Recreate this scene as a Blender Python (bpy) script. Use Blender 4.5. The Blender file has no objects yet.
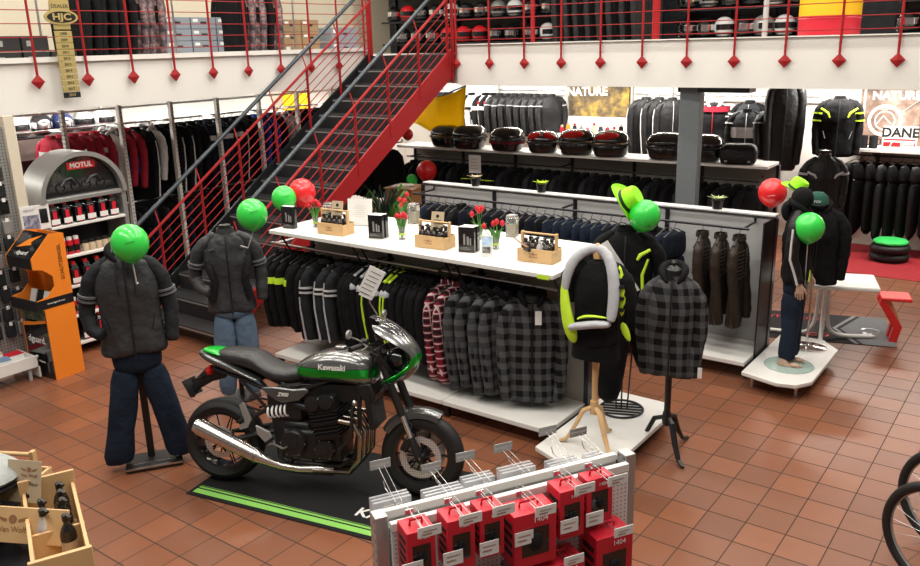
import bpy, math, random
from mathutils import Matrix, Vector, Euler
random.seed(7)
PI = math.pi
C = bpy.context.scene.collection
def R(d): return d*PI/180

# ---------------------------------------------------------------- materials
def nmat(name):
    m = bpy.data.materials.new(name); m.use_nodes = True
    nt = m.node_tree; b = nt.nodes['Principled BSDF']
    return m, nt, b
def mat(name, col, rough=.6, metal=0., noise=0., nscale=20., bump=0., bscale=60., trans=0., alpha=1., coat=0., emit=None, es=0., sheen=0.):
    m, nt, b = nmat(name)
    c = tuple(col)+(1,)
    b.inputs['Base Color'].default_value = c
    b.inputs['Roughness'].default_value = rough
    b.inputs['Metallic'].default_value = metal
    b.inputs['Transmission Weight'].default_value = trans
    b.inputs['Alpha'].default_value = alpha
    b.inputs['Coat Weight'].default_value = coat
    b.inputs['Sheen Weight'].default_value = sheen
    if emit:
        b.inputs['Emission Color'].default_value = tuple(emit)+(1,); b.inputs['Emission Strength'].default_value = es
    if noise or bump:
        tc = nt.nodes.new('ShaderNodeTexCoord')
    if noise:
        n = nt.nodes.new('ShaderNodeTexNoise'); n.inputs['Scale'].default_value = nscale; n.inputs['Detail'].default_value = 4
        nt.links.new(tc.outputs['Object'], n.inputs['Vector'])
        mx = nt.nodes.new('ShaderNodeMix'); mx.data_type = 'RGBA'
        mx.inputs[6].default_value = tuple(max(0, x*(1-noise)) for x in col)+(1,)
        mx.inputs[7].default_value = tuple(min(1, x*(1+noise)) for x in col)+(1,)
        nt.links.new(n.outputs['Fac'], mx.inputs[0]); nt.links.new(mx.outputs[2], b.inputs['Base Color'])
    if bump:
        n2 = nt.nodes.new('ShaderNodeTexNoise'); n2.inputs['Scale'].default_value = bscale; n2.inputs['Detail'].default_value = 3
        nt.links.new(tc.outputs['Object'], n2.inputs['Vector'])
        bp = nt.nodes.new('ShaderNodeBump'); bp.inputs['Strength'].default_value = bump; bp.inputs['Distance'].default_value = .02
        nt.links.new(n2.outputs['Fac'], bp.inputs['Height']); nt.links.new(bp.outputs['Normal'], b.inputs['Normal'])
    return m
def math_node(nt, op, a, b=None, c=None):
    n = nt.nodes.new('ShaderNodeMath'); n.operation = op
    for i, x in enumerate((a, b, c)):
        if x is None: continue
        if isinstance(x, (int, float)): n.inputs[i].default_value = x
        else: nt.links.new(x, n.inputs[i])
    return n.outputs[0]
def mixc(nt, fac, a, b):
    mx = nt.nodes.new('ShaderNodeMix'); mx.data_type = 'RGBA'
    if isinstance(fac, (int, float)): mx.inputs[0].default_value = fac
    else: nt.links.new(fac, mx.inputs[0])
    for i, x in ((6, a), (7, b)):
        if isinstance(x, tuple): mx.inputs[i].default_value = x+(1,) if len(x) == 3 else x
        else: nt.links.new(x, mx.inputs[i])
    return mx.outputs[2]
def objxyz(nt):
    tc = nt.nodes.new('ShaderNodeTexCoord'); s = nt.nodes.new('ShaderNodeSeparateXYZ')
    nt.links.new(tc.outputs['Object'], s.inputs[0]); return s.outputs, tc
def plaid(name, base, a, b, p=.075):
    m, nt, bs = nmat(name); (x, y, z), tc = objxyz(nt)
    u = math_node(nt, 'ADD', x, y)
    def band(v, ph, w):
        f = math_node(nt, 'FRACT', math_node(nt, 'ADD', math_node(nt, 'DIVIDE', v, p), ph))
        return math_node(nt, 'LESS_THAN', f, w)
    s = math_node(nt, 'MULTIPLY', math_node(nt, 'ADD', band(u, 0, .5), band(z, .2, .5)), .5)
    col = mixc(nt, s, base, a)
    t = math_node(nt, 'MAXIMUM', band(u, .35, .16 if b else 0), band(z, .55, .16 if b else 0))
    if b: col = mixc(nt, math_node(nt, 'MULTIPLY', t, .8), col, b)
    nt.links.new(col, bs.inputs['Base Color']); bs.inputs['Roughness'].default_value = .85
    return m
def stripes(name, base, band, zlo, zhi, slope=0., x0=0., rough=.25, metal=.6, line=None):
    # painted band that follows the panel, in the object's own coordinates
    m, nt, bs = nmat(name); (x, y, z), tc = objxyz(nt)
    zz = math_node(nt, 'ADD', z, math_node(nt, 'MULTIPLY', math_node(nt, 'SUBTRACT', x, x0), -slope))
    g = math_node(nt, 'MULTIPLY', math_node(nt, 'GREATER_THAN', zz, zlo), math_node(nt, 'LESS_THAN', zz, zhi))
    col = mixc(nt, g, base, band)
    if line:
        l = math_node(nt, 'MULTIPLY', math_node(nt, 'GREATER_THAN', zz, zhi), math_node(nt, 'LESS_THAN', zz, zhi+.006))
        col = mixc(nt, l, col, line)
    nt.links.new(col, bs.inputs['Base Color']); bs.inputs['Roughness'].default_value = rough
    bs.inputs['Metallic'].default_value = metal; bs.inputs['Coat Weight'].default_value = .6; bs.inputs['Coat Roughness'].default_value = .08
    return m
def dots(name, base, hole, axes=(0, 2), p=.02, r=.3, rough=.4, metal=.5, slot=None):
    m, nt, bs = nmat(name); xyz, tc = objxyz(nt)
    def cc(v, pp): return math_node(nt, 'SUBTRACT', math_node(nt, 'FRACT', math_node(nt, 'DIVIDE', v, pp)), .5)
    a = cc(xyz[axes[0]], p) if axes[0] is not None else None
    b = cc(xyz[axes[1]], slot or p)
    if a is not None:
        d = math_node(nt, 'SQRT', math_node(nt, 'ADD', math_node(nt, 'POWER', a, 2.), math_node(nt, 'POWER', b, 2.)))
        g = math_node(nt, 'LESS_THAN', d, r)
    else: g = math_node(nt, 'LESS_THAN', math_node(nt, 'ABSOLUTE', b), r)
    nt.links.new(mixc(nt, g, base, hole), bs.inputs['Base Color'])
    bs.inputs['Roughness'].default_value = rough; bs.inputs['Metallic'].default_value = metal
    return m
def tile_mat():
    m, nt, bs = nmat('terracotta_tiles')
    g = nt.nodes.new('ShaderNodeNewGeometry'); s = nt.nodes.new('ShaderNodeSeparateXYZ'); nt.links.new(g.outputs['Position'], s.inputs[0])
    PX, PY, OX, OY = .2481, .2556, TILE_O[0], TILE_O[1]
    u = math_node(nt, 'DIVIDE', math_node(nt, 'SUBTRACT', s.outputs[0], OX), PX)
    v = math_node(nt, 'DIVIDE', math_node(nt, 'SUBTRACT', s.outputs[1], OY), PY)
    def edge(t, w):
        f = math_node(nt, 'FRACT', t)
        return math_node(nt, 'LESS_THAN', math_node(nt, 'MINIMUM', f, math_node(nt, 'SUBTRACT', 1., f)), w)
    gr = math_node(nt, 'MAXIMUM', edge(u, .014), edge(v, .019))
    cb = nt.nodes.new('ShaderNodeCombineXYZ')
    nt.links.new(math_node(nt, 'FLOOR', u), cb.inputs[0]); nt.links.new(math_node(nt, 'FLOOR', v), cb.inputs[1])
    wn = nt.nodes.new('ShaderNodeTexWhiteNoise'); wn.noise_dimensions = '2D'; nt.links.new(cb.outputs[0], wn.inputs['Vector'])
    cr = nt.nodes.new('ShaderNodeValToRGB'); nt.links.new(wn.outputs['Value'], cr.inputs[0])
    cr.color_ramp.elements[0].color = (.175, .062, .029, 1); cr.color_ramp.elements[1].color = (.265, .090, .038, 1)
    e = cr.color_ramp.elements.new(.5); e.color = (.215, .074, .033, 1)
    no = nt.nodes.new('ShaderNodeTexNoise'); no.inputs['Scale'].default_value = 9; no.inputs['Detail'].default_value = 5
    nt.links.new(g.outputs['Position'], no.inputs['Vector'])
    c2 = mixc(nt, math_node(nt, 'MULTIPLY', no.outputs['Fac'], .4), cr.outputs[0], (.15, .075, .05))
    nt.links.new(mixc(nt, gr, c2, (.05, .03, .02)), bs.inputs['Base Color'])
    rr = math_node(nt, 'ADD', math_node(nt, 'MULTIPLY', no.outputs['Fac'], .14), .28)
    rr = math_node(nt, 'MAXIMUM', rr, gr)
    nt.links.new(rr, bs.inputs['Roughness'])
    bp = nt.nodes.new('ShaderNodeBump'); bp.inputs['Strength'].default_value = .5; bp.inputs['Distance'].default_value = .004
    nt.links.new(math_node(nt, 'SUBTRACT', 1., gr), bp.inputs['Height']); nt.links.new(bp.outputs['Normal'], bs.inputs['Normal'])
    return m
def poster_mat(name, a, b, c, scale=3.):
    m, nt, bs = nmat(name); tc = nt.nodes.new('ShaderNodeTexCoord')
    n = nt.nodes.new('ShaderNodeTexNoise'); n.inputs['Scale'].default_value = scale; n.inputs['Detail'].default_value = 6; n.inputs['Roughness'].default_value = .7
    nt.links.new(tc.outputs['Object'], n.inputs['Vector'])
    cr = nt.nodes.new('ShaderNodeValToRGB'); nt.links.new(n.outputs['Fac'], cr.inputs[0])
    cr.color_ramp.elements[0].position = .35; cr.color_ramp.elements[0].color = a+(1,)
    cr.color_ramp.elements[1].position = .68; cr.color_ramp.elements[1].color = c+(1,)
    e = cr.color_ramp.elements.new(.5); e.color = b+(1,)
    nt.links.new(cr.outputs[0], bs.inputs['Base Color']); bs.inputs['Roughness'].default_value = .5
    return m
TILE_O = (-2.379, 5.606)

# ---------------------------------------------------------------- mesh builder
class MB:
    def __init__(s, T=None): s.v = []; s.f = []; s.mi = []; s.T = T; s.cur = 0
    def add(s, vs, fs):
        n = len(s.v)
        if s.T is not None: vs = [tuple(s.T @ Vector(v)) for v in vs]
        s.v += [tuple(v) for v in vs]; s.f += [tuple(i+n for i in f) for f in fs]; s.mi += [s.cur]*len(fs)
        return s
    def box(s, x0, x1, y0, y1, z0, z1):
        vs = [(x, y, z) for z in (z0, z1) for y in (y0, y1) for x in (x0, x1)]
        return s.add(vs, [(0,2,3,1),(4,5,7,6),(0,1,5,4),(2,6,7,3),(0,4,6,2),(1,3,7,5)])
    def cbox(s, c, d, rot=(0,0,0), taper=1.):
        M = Matrix.Translation(c) @ Euler(rot).to_matrix().to_4x4()
        vs = []
        for z in (-1, 1):
            t = taper if z > 0 else 1
            for y in (-1, 1):
                for x in (-1, 1): vs.append(tuple(M @ Vector((x*d[0]/2*t, y*d[1]/2*t, z*d[2]/2))))
        return s.add(vs, [(0,2,3,1),(4,5,7,6),(0,1,5,4),(2,6,7,3),(0,4,6,2),(1,3,7,5)])
    def loft(s, rings, cap=True, closed=True, loop=False):
        n = len(rings[0]); vs = [p for r in rings for p in r]; fs = []
        m = len(rings)
        for i in range(m if loop else m-1):
            for j in range(n if closed else n-1):
                a = i*n+j; b = i*n+(j+1) % n; i2 = (i+1) % m
                fs.append((a, b, i2*n+(j+1) % n, i2*n+j))
        if cap and closed and not loop: fs.append(tuple(range(n-1, -1, -1))); fs.append(tuple((m-1)*n+j for j in range(n)))
        return s.add(vs, fs)
    def tube(s, pts, r, n=8, loop=False, flat=1.):
        pts = [Vector(p) for p in pts]; m = len(pts)
        if not isinstance(r, (list, tuple)): r = [r]*m
        rings = []; up = None
        for i, p in enumerate(pts):
            if loop: t = pts[(i+1) % m]-pts[i-1]
            else: t = (pts[min(i+1, m-1)]-pts[max(i-1, 0)])
            t.normalize()
            if up is None:
                up = Vector((0,0,1)) if abs(t.z) < .9 else Vector((0,1,0))
            a = t.cross(up).normalized(); b = a.cross(t).normalized(); up = b
            rings.append([tuple(p+a*math.cos(2*PI*k/n)*r[i]+b*math.sin(2*PI*k/n)*r[i]*flat) for k in range(n)])
        return s.loft(rings, loop=loop)
    def cyl(s, a, b, r0, r1=None, n=16): return s.tube([a, b], [r0, r0 if r1 is None else r1], n)
    def lathe(s, prof, c=(0,0,0), axis='z', n=24, sc=(1,1)):
        rings = []
        for r, h in prof:
            ring = []
            for k in range(n):
                a = 2*PI*k/n; x, y = math.cos(a)*r*sc[0], math.sin(a)*r*sc[1]
                if axis == 'z': p = (x, y, h)
                elif axis == 'y': p = (x, h, y)
                else: p = (h, x, y)
                ring.append((p[0]+c[0], p[1]+c[1], p[2]+c[2]))
            rings.append(ring)
        return s.loft(rings)
    def torus(s, c, Rr, r, axis='y', n=32, k=8, flat=1.):
        pts = []
        for i in range(n):
            a = 2*PI*i/n; x, y = math.cos(a)*Rr, math.sin(a)*Rr
            pts.append({'z': (x, y, 0), 'y': (x, 0, y), 'x': (0, x, y)}[axis])
        return s.tube([(p[0]+c[0], p[1]+c[1], p[2]+c[2]) for p in pts], r, k, loop=True, flat=flat)
    def sph(s, c, r, sc=(1,1,1), n=16, m=10, rot=None):
        rings = []
        for i in range(1, m):
            t = PI*i/m
            rings.append([(math.sin(t)*math.cos(2*PI*k/n)*r*sc[0], math.sin(t)*math.sin(2*PI*k/n)*r*sc[1], math.cos(t)*r*sc[2]) for k in range(n)])
        M = Matrix.Translation(c) @ (Euler(rot).to_matrix().to_4x4() if rot else Matrix())
        vs = [p for q in rings for p in q]; fs = []
        for i in range(len(rings)-1):
            for j in range(n): fs.append((i*n+j, (i+1)*n+j, (i+1)*n+(j+1) % n, i*n+(j+1) % n))
        t0 = len(vs); vs += [(0,0,r*sc[2]), (0,0,-r*sc[2])]
        L = (len(rings)-1)*n
        for j in range(n): fs.append((t0, j, (j+1) % n)); fs.append((t0+1, L+(j+1) % n, L+j))
        return s.add([tuple(M @ Vector(v)) for v in vs], fs)
    def prism(s, poly, d0, d1, plane='xz'):
        n = len(poly)
        def P(p, d): return {'xz': (p[0], d, p[1]), 'xy': (p[0], p[1], d), 'yz': (d, p[0], p[1])}[plane]
        vs = [P(p, d0) for p in poly]+[P(p, d1) for p in poly]
        fs = [tuple(range(n)), tuple(range(2*n-1, n-1, -1))]+[(i, i+n, (i+1) % n+n, (i+1) % n) for i in range(n)]
        return s.add(vs, fs)
    def build(s, name, mats, parent=None, bevel=0., sharp=40, subdiv=0, smooth=True):
        me = bpy.data.meshes.new(name); me.from_pydata(s.v, [], s.f)
        if not isinstance(mats, (list, tuple)): mats = [mats]
        for m in mats: me.materials.append(m)
        for p, i in zip(me.polygons, s.mi): p.material_index = i; p.use_smooth = smooth
        me.update()
        import bmesh
        bm = bmesh.new(); bm.from_mesh(me); bmesh.ops.recalc_face_normals(bm, faces=bm.faces); bm.to_mesh(me); bm.free()
        if smooth: me.set_sharp_from_angle(angle=R(sharp))
        o = bpy.data.objects.new(name, me); C.objects.link(o)
        if parent: o.parent = parent
        if bevel:
            b = o.modifiers.new('bevel', 'BEVEL'); b.width = bevel; b.segments = 2; b.limit_method = 'ANGLE'
        if subdiv:
            b = o.modifiers.new('sub', 'SUBSURF'); b.levels = subdiv; b.render_levels = subdiv
        return o
WR = {}
def wrinkle(o, size=.11, st=.022, sub=2):
    if size not in WR: t = bpy.data.textures.new('folds', 'CLOUDS'); t.noise_scale = size; t.noise_depth = 2; WR[size] = t
    for m in list(o.modifiers):
        if m.type == 'SUBSURF': m.levels = sub; m.render_levels = sub
    d = o.modifiers.new('folds', 'DISPLACE'); d.texture = WR[size]; d.strength = st; d.mid_level = .5; d.texture_coords = 'LOCAL'
    return o
def empty(name, loc=(0,0,0), rz=0., parent=None):
    o = bpy.data.objects.new(name, None); C.objects.link(o); o.location = loc; o.rotation_euler = (0, 0, rz); o.empty_display_size = .05
    if parent: o.parent = parent
    return o
def tag(o, label, cat, group=None, kind=None):
    o['label'] = label; o['category'] = cat
    if group: o['group'] = group
    if kind: o['kind'] = kind
    return o
def thing(name, label, cat, loc=(0,0,0), rz=0., group=None): return tag(empty(name, loc, rz), label, cat, group)
def struct(o): o['kind'] = 'structure'; return o
def kids(o): return KID.get(o.name) or [c for c in bpy.data.objects if c.parent == o]
KID = {}
def freeze(o):
    KID[o.name] = [c for c in bpy.data.objects if c.parent == o]
    for c in KID[o.name]: freeze(c)
    return o
def copy_tree(o, parent=None):
    c = o.copy(); C.objects.link(c)
    if parent: c.parent = parent
    for ch in KID.get(o.name, ()): copy_tree(ch, c)
    return c
USED = set()
def place(proto, loc, rz=0., label=None, group=None, scale=1., tilt=(0, 0)):
    # the first use moves the prototype itself, later ones copy it with its parts
    if proto.name not in USED: USED.add(proto.name); c = proto; freeze(proto) if proto.name not in KID else None
    else: c = copy_tree(proto)
    c.location = loc; c.rotation_euler = (tilt[0], tilt[1], rz)
    c.scale = (scale,)*3 if isinstance(scale, (int, float)) else scale
    if label: c['label'] = label
    if group: c['group'] = group
    return c
def text(name, s, size, m, loc, xdir, up, parent=None, ext=.0015, align='CENTER', bold=0., shear=0., sx=1.):
    cu = bpy.data.curves.new(name, 'FONT'); cu.body = s; cu.size = size; cu.extrude = ext; cu.align_x = align; cu.align_y = 'CENTER'
    cu.offset = bold; cu.shear = shear; cu.materials.append(m); cu.resolution_u = 3
    tmp = bpy.data.objects.new(name, cu); me = bpy.data.meshes.new_from_object(tmp); bpy.data.objects.remove(tmp); bpy.data.curves.remove(cu)
    me.name = name; o = bpy.data.objects.new(name, me); C.objects.link(o)
    X = Vector(xdir).normalized(); Zv = X.cross(Vector(up)).normalized(); Y = Zv.cross(X)
    M = Matrix((X, Y, Zv)).transposed().to_4x4(); M.translation = Vector(loc)
    o.matrix_local = M @ Matrix.Diagonal((sx, 1, 1, 1))
    if parent: o.parent = parent
    return o
def ell(cx, cy, rx, ry, z, n=16, p=2.4, rot=0.):
    out = []
    for k in range(n):
        a = 2*PI*k/n; c, s_ = math.cos(a), math.sin(a)
        x = rx*math.copysign(abs(c)**(2/p), c); y = ry*math.copysign(abs(s_)**(2/p), s_)
        out.append((cx+x*math.cos(rot)-y*math.sin(rot), cy+x*math.sin(rot)+y*math.cos(rot), z))
    return out
ORD = ['first','second','third','fourth','fifth','sixth','seventh','eighth','ninth','tenth','eleventh','twelfth','thirteenth','fourteenth','fifteenth','sixteenth','seventeenth','eighteenth','nineteenth','twentieth','twenty-first','twenty-second','twenty-third','twenty-fourth','twenty-fifth','twenty-sixth','twenty-seventh','twenty-eighth','twenty-ninth','thirtieth','thirty-first','thirty-second','thirty-third','thirty-fourth','thirty-fifth','thirty-sixth','thirty-seventh','thirty-eighth']

# palette
M_white = mat('white_laminate', (.72, .71, .68), .45)
M_wall = mat('white_wall', (.72, .70, .65), .8, noise=.04, nscale=3)
M_fascia = mat('cream_fascia', (.72, .70, .66), .75, noise=.03, nscale=2)
M_cream = mat('cream_panel', (.62, .56, .44), .6)
M_grey = mat('grey_shelf_panel', (.40, .40, .40), .5)
M_beige = mat('beige_back_panel', (.33, .31, .27), .6, noise=.05, nscale=4)
M_red = mat('red_paint', (.30, .014, .016), .45)
M_rail = mat('grey_handrail', (.045, .06, .07), .4, metal=.3)
M_tread = mat('dark_steel_tread', (.02, .02, .022), .55, metal=.3, bump=.3, bscale=120)
M_black = mat('black_plastic', (.007, .007, .008), .42)
M_blackg = mat('gloss_black', (.008, .008, .009), .15, coat=.5)
M_dark = mat('dark_metal', (.035, .035, .04), .35, metal=.7)
M_steel = mat('steel', (.55, .55, .56), .28, metal=1.)
M_chrome = mat('chrome', (.75, .75, .76), .12, metal=1.)
M_column = mat('painted_column', (.13, .145, .155), .5, noise=.1, nscale=30)
M_carpet = mat('red_carpet', (.27, .006, .012), .95, noise=.25, nscale=40, bump=.4, bscale=200)
M_wood = mat('pale_wood', (.62, .40, .19), .55, noise=.18, nscale=7)
M_brownwood = mat('brown_wood', (.30, .14, .06), .5, noise=.2, nscale=6)
M_fab = mat('black_fabric', (.0055, .0055, .0065), .85, noise=.5, nscale=9, bump=.8, bscale=9)
M_fab2 = mat('charcoal_fabric', (.018, .019, .022), .75, noise=.4, nscale=9, bump=.6, bscale=14)
M_navy = mat('navy_fabric', (.007, .010, .018), .85, noise=.4, nscale=9, bump=.6, bscale=14)
M_leather = mat('black_leather', (.006, .006, .007), .55, noise=.3, nscale=12, bump=.5, bscale=18)
M_greyfab = mat('grey_leather', (.032, .033, .036), .55, noise=.2, nscale=10, bump=.6, bscale=16)
M_brown = mat('brown_leather', (.026, .019, .014), .45, noise=.3, nscale=12, bump=.4, bscale=20)
M_denim = mat('dark_denim', (.011, .018, .034), .85, noise=.8, nscale=5, bump=.6, bscale=16)
M_denimb = mat('faded_blue_denim', (.10, .15, .22), .85, noise=.55, nscale=6, bump=.6, bscale=16)
M_hiviz = mat('neon_yellow', (.52, .78, .03), .6, noise=.1)
M_refl = mat('reflective_silver', (.42, .43, .46), .45, bump=.3, bscale=20)
M_redfab = mat('red_fabric', (.30, .015, .03), .8, noise=.3, bump=.5, bscale=14)
M_bluefab = mat('blue_fabric', (.02, .04, .22), .8, noise=.3)
M_whitefab = mat('white_fabric', (.55, .54, .54), .8, noise=.3, nscale=8, bump=.5, bscale=14)
M_plred = plaid('red_plaid', (.30, .012, .03), (.02, .010, .013), (.62, .58, .58), .062)
M_plgrey = plaid('grey_plaid', (.078, .079, .083), (.005, .005, .006), None, .095)
M_green = mat('green_balloon_latex', (.035, .62, .07), .28, coat=.3)
M_redb = mat('red_balloon_latex', (.70, .015, .02), .28, coat=.3)
M_lime = mat('lime_felt', (.30, .80, .015), .8, noise=.1)
M_tulip = mat('red_tulip', (.60, .008, .02), .5)
M_stem = mat('tulip_green', (.06, .22, .03), .5, noise=.3)
M_paper = mat('white_paper', (.75, .74, .72), .7)
M_card = mat('kraft_card', (.50, .40, .27), .8)
M_ink = mat('black_ink', (.01, .01, .01), .6)
M_redink = mat('red_ink', (.55, .01, .015), .5)
M_orange = mat('orange_print', (.80, .22, .015), .5)
M_boxred = mat('red_carton', (.55, .012, .03), .42)
for m_ in (M_fab, M_fab2, M_navy, M_denim, M_denimb, M_redfab, M_bluefab, M_plred, M_plgrey, M_brown): m_.node_tree.nodes['Principled BSDF'].inputs['Specular IOR Level'].default_value = .18
for m_ in (M_leather, M_greyfab): m_.node_tree.nodes['Principled BSDF'].inputs['Specular IOR Level'].default_value = .35
M_red.node_tree.nodes['Principled BSDF'].inputs['Specular IOR Level'].default_value = .2
M_stripe = mat('grey_sleeve_band', (.10, .10, .11), .6)
M_plastic = mat('clear_plastic', (.75, .77, .80), .15, alpha=.35)
M_glass = mat('clear_glass', (.85, .9, .88), .05, trans=.9)
M_rubber = mat('tyre_rubber', (.006, .006, .006), .6)
M_skin = mat('mannequin_skin', (.48, .32, .23), .5)
M_yellow = mat('yellow_paint', (.80, .45, .01), .45)
M_yelfab = mat('yellow_fabric', (.85, .62, .01), .8, noise=.2, bump=.5, bscale=10)
_nt = M_yelfab.node_tree; _tr = _nt.nodes.new('ShaderNodeBsdfTranslucent'); _tr.inputs[0].default_value = (.85, .62, .01, 1); _mx = _nt.nodes.new('ShaderNodeMixShader'); _mx.inputs[0].default_value = .5
_nt.links.new(_nt.nodes['Principled BSDF'].outputs[0], _mx.inputs[1]); _nt.links.new(_tr.outputs[0], _mx.inputs[2]); _nt.links.new(_mx.outputs[0], _nt.nodes['Material Output'].inputs[0])
M_gold = mat('brass_plate', (.42, .33, .12), .4, metal=.3)
M_silver = mat('silver_plastic', (.33, .33, .32), .35, metal=.5)
M_perf = dots('perforated_white_steel', (.66, .66, .65), (.22, .22, .22), (0, 2), .018, .19, metal=.1)
M_slot = dots('slotted_upright', (.62, .61, .57), (.04, .04, .04), (1, 2), .05, .16, metal=.1)
M_tube = mat('fluorescent_tube', (.9, .9, .9), .5, emit=(1, .97, .9), es=9.)
M_lamphouse = mat('lamp_housing', (.7, .7, .7), .5)
M_glove = mat('brown_bottle', (.02, .014, .01), .2)
M_card2 = mat('brown_cardboard', (.30, .20, .11), .8, noise=.15)
M_bluecase = mat('grey_blue_storage_box', (.22, .25, .29), .5)
M_greyfelt = mat('light_grey_felt', (.34, .36, .35), .95, noise=.15, nscale=60, bump=.3, bscale=200)
# ---------------------------------------------------------------- the setting
TOP, BOT = 2.965, 2.46
m = MB(); m.box(-13, 3, -1.5, 14, -.1, 0); struct(m.build('floor', tile_mat()))
m = MB(); m.box(-13, 3, 13.1, 13.3, 0, 6.2); struct(m.build('wall_back', M_wall))
m = MB(); m.box(-13.2, -13, -1.5, 13.3, 0, 6.2); struct(m.build('wall_left', M_wall))
# slab of the gallery: L shaped, white underneath
m = MB(); m.box(-8.15, 3, 9.15, 13.1, BOT+.02, 2.84); m.box(-13, -8.4, -1.5, 13.1, BOT+.02, 2.84); m.box(-8.41, -8.15, 9.1, 13.1, BOT+.02, 2.84); struct(m.build('ceiling_1', M_wall))
m = MB(); m.box(-6.72, 3, 9.05, 9.15, BOT, TOP); m.box(-6.72, 3, 9.02, 9.18, TOP, TOP+.012); struct(m.build('trim_1', M_fascia))
m = MB(); m.box(-8.4, -8.3, -1.5, 9.1, BOT, TOP); m.box(-8.43, -8.26, -1.5, 9.1, TOP-.05, TOP); struct(m.build('trim_2', M_fascia))
m = MB(); m.box(-13.2, 3.2, -1.7, 13.3, 6.2, 6.4); struct(m.build('ceiling_2', M_wall))
m = MB(); m.box(3, 3.2, 9.0, 13.3, 0, 6.2); struct(m.build('wall_right', M_wall))
m = MB(); m.cbox((0, 0, 1.23), (.23, .23, 2.46)); 
col = m.build('column', M_column, bevel=.012); col.location = (-3.62, 9.3, 0); col.rotation_euler.z = R(10); struct(col)
m = MB(); m.box(-3.75, -2.95, 9.2, 9.42, 2.40, 2.458); o = m.build('trim_3', M_dark); struct(o)
m = MB(); m.box(-11.2, -11.1, -1.5, 13.1, 0, 2.47); struct(m.build('wall_under_gallery', M_wall))
# partition of the gallery behind the boxes (cream panels)
m = MB(); m.box(-11.2, -11.12, 3, 13.1, 2.84, 6.2); struct(m.build('wall_gallery', M_cream))

m = MB(); m.box(-10.2, 3, 11.75, 11.8, 2.84, 6.2); struct(m.build('wall_gallery_rear', M_fab2))
def balustrade(name, label, dirv, start, n, pitch, zp, length, s0, wires=6):
    t = thing(name, label, 'railing')
    dx, dy = dirv
    nx, ny = (dy, -dx)
    post = None
    for i in range(n):
        x, y = start[0]+dx*pitch*i, start[1]+dy*pitch*i
        p = MB(); p.cyl((0, 0, 0.03), (0, 0, 1.25), .0125, n=8)
        p.cyl((0, 0, .22), (0, .03, .22), .008, n=6)
        o = p.build('post', M_red, t)
        d = MB(); s = .068
        d.add([(0, -.012, -s), (s, 0, 0), (0, -.012, s), (-s, 0, 0), (0, .01, -s), (s, .01, 0), (0, .01, s), (-s, .01, 0), (0, -.03, 0)], [(8, 0, 1), (8, 1, 2), (8, 2, 3), (8, 3, 0), (4, 7, 6, 5), (0, 4, 5, 1), (1, 5, 6, 2), (2, 6, 7, 3), (3, 7, 4, 0)])
        q = d.build('diamond_finial', M_red, o, smooth=False)
        o.location = (x, y, zp); o.rotation_euler.z = math.atan2(dy, dx)
    for k in range(wires):
        z = TOP+.06+k*.125
        a = (start[0]+dx*s0, start[1]+dy*s0, z); b = (start[0]+dx*(s0+length), start[1]+dy*(s0+length), z)
        MB().cyl(a, b, .0052, n=6).build('rail', M_red, t)
    return t
balustrade('gallery_railing', 'red rail-and-post railing with diamond tips along the back gallery, right of the stairs', (1, 0), (-6.71, 9.015), 17, .519, 2.735, 8.4, -.02)
balustrade('gallery_railing', 'red rail-and-post railing with diamond tips along the left gallery, beside the stairs', (0, 1), (-8.245, 3.24), 12, .519, 2.735, 5.8, -.1)

# stairs
SX0, SX1, NS, GO, RI, SY = -8.2, -6.82, 16, .2665, .178, 9.0
st = thing('staircase', 'open steel staircase with dark treads and red side beam rising to the gallery', 'staircase', (0, 0, 0))
for k in range(1, NS):
    y, z = SY-GO*k, NS*RI-RI*k
    m = MB(); m.box(SX0+.02, SX1-.01, y, y+.29, z-.035, z); m.box(SX0+.02, SX1-.01, y-.012, y+.012, z-.05, z+.002)
    o = m.build('tread', M_tread, st)
    m = MB(); m.box(SX0+.02, SX1-.01, y-.015, y-.002, z-.03, z-.012); m.build('nosing', M_silver, o)
    m = MB(); m.box(SX0+.02, SX1-.01, y+.25, y+.262, z-.03, z+.15); m.build('riser', M_tread, o)
def slope_beam(x0, x1, lo, hi, y0=4.93, y1=9.02):
    f = RI/GO
    def zz(y, off): return max(0, (y-SY)*f+NS*RI+off)
    pts = [(y0, zz(y0, lo)), (y1, zz(y1, lo)), (y1, zz(y1, hi)), (y0, zz(y0, hi))]
    return MB().prism(pts, x0, x1, 'yz')
slope_beam(SX1, SX1+.03, -.30, .06).build('side_beam', M_red, st)
slope_beam(SX0-.03, SX0, -.30, .04).build('side_beam', M_dark, st)
m = MB(); m.box(SX0, SX1, 9.0, 9.3, 2.75, 2.85); m.box(SX0, SX1, 9.3, 11.0, 2.75, 2.85); m.build('landing', M_tread, st)
m = MB(); m.box(-8.26, SX1+.06, 4.4, 4.9, .0, .012)
f = RI/GO
for X in (SX0+.03, SX1+.02):
    ys = 5.02 if X < -7.5 else 5.62
    for off in (.16, .27, .38, .49, .60, .71):
        a = (X, ys, (ys-SY)*f+NS*RI+off); b = (X, 9.0, NS*RI+off)
        MB().cyl(a, b, .006 if off < .7 else .017, n=8).build('rail', M_red, st)
    hx = X-.07 if X < -7.5 else X-.07
    a = (hx, ys-.12, (ys-.12-SY)*f+NS*RI+.90); b = (hx, 9.05, NS*RI+.93)
    h = MB().cyl(a, b, .024, n=10).build('handrail', M_rail, st)
    for k in range(8):
        y = 8.95-.6*k
        if y < ys-.3: continue
        z = (y-SY)*f+NS*RI
        p = MB(); p.box(X-.018, X+.018, y-.006, y+.006, z-.1, z+.72); p.cyl((X, y, z+.71), (hx, y, z+.89), .008, n=6); p.build('post', M_red, st)
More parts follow.
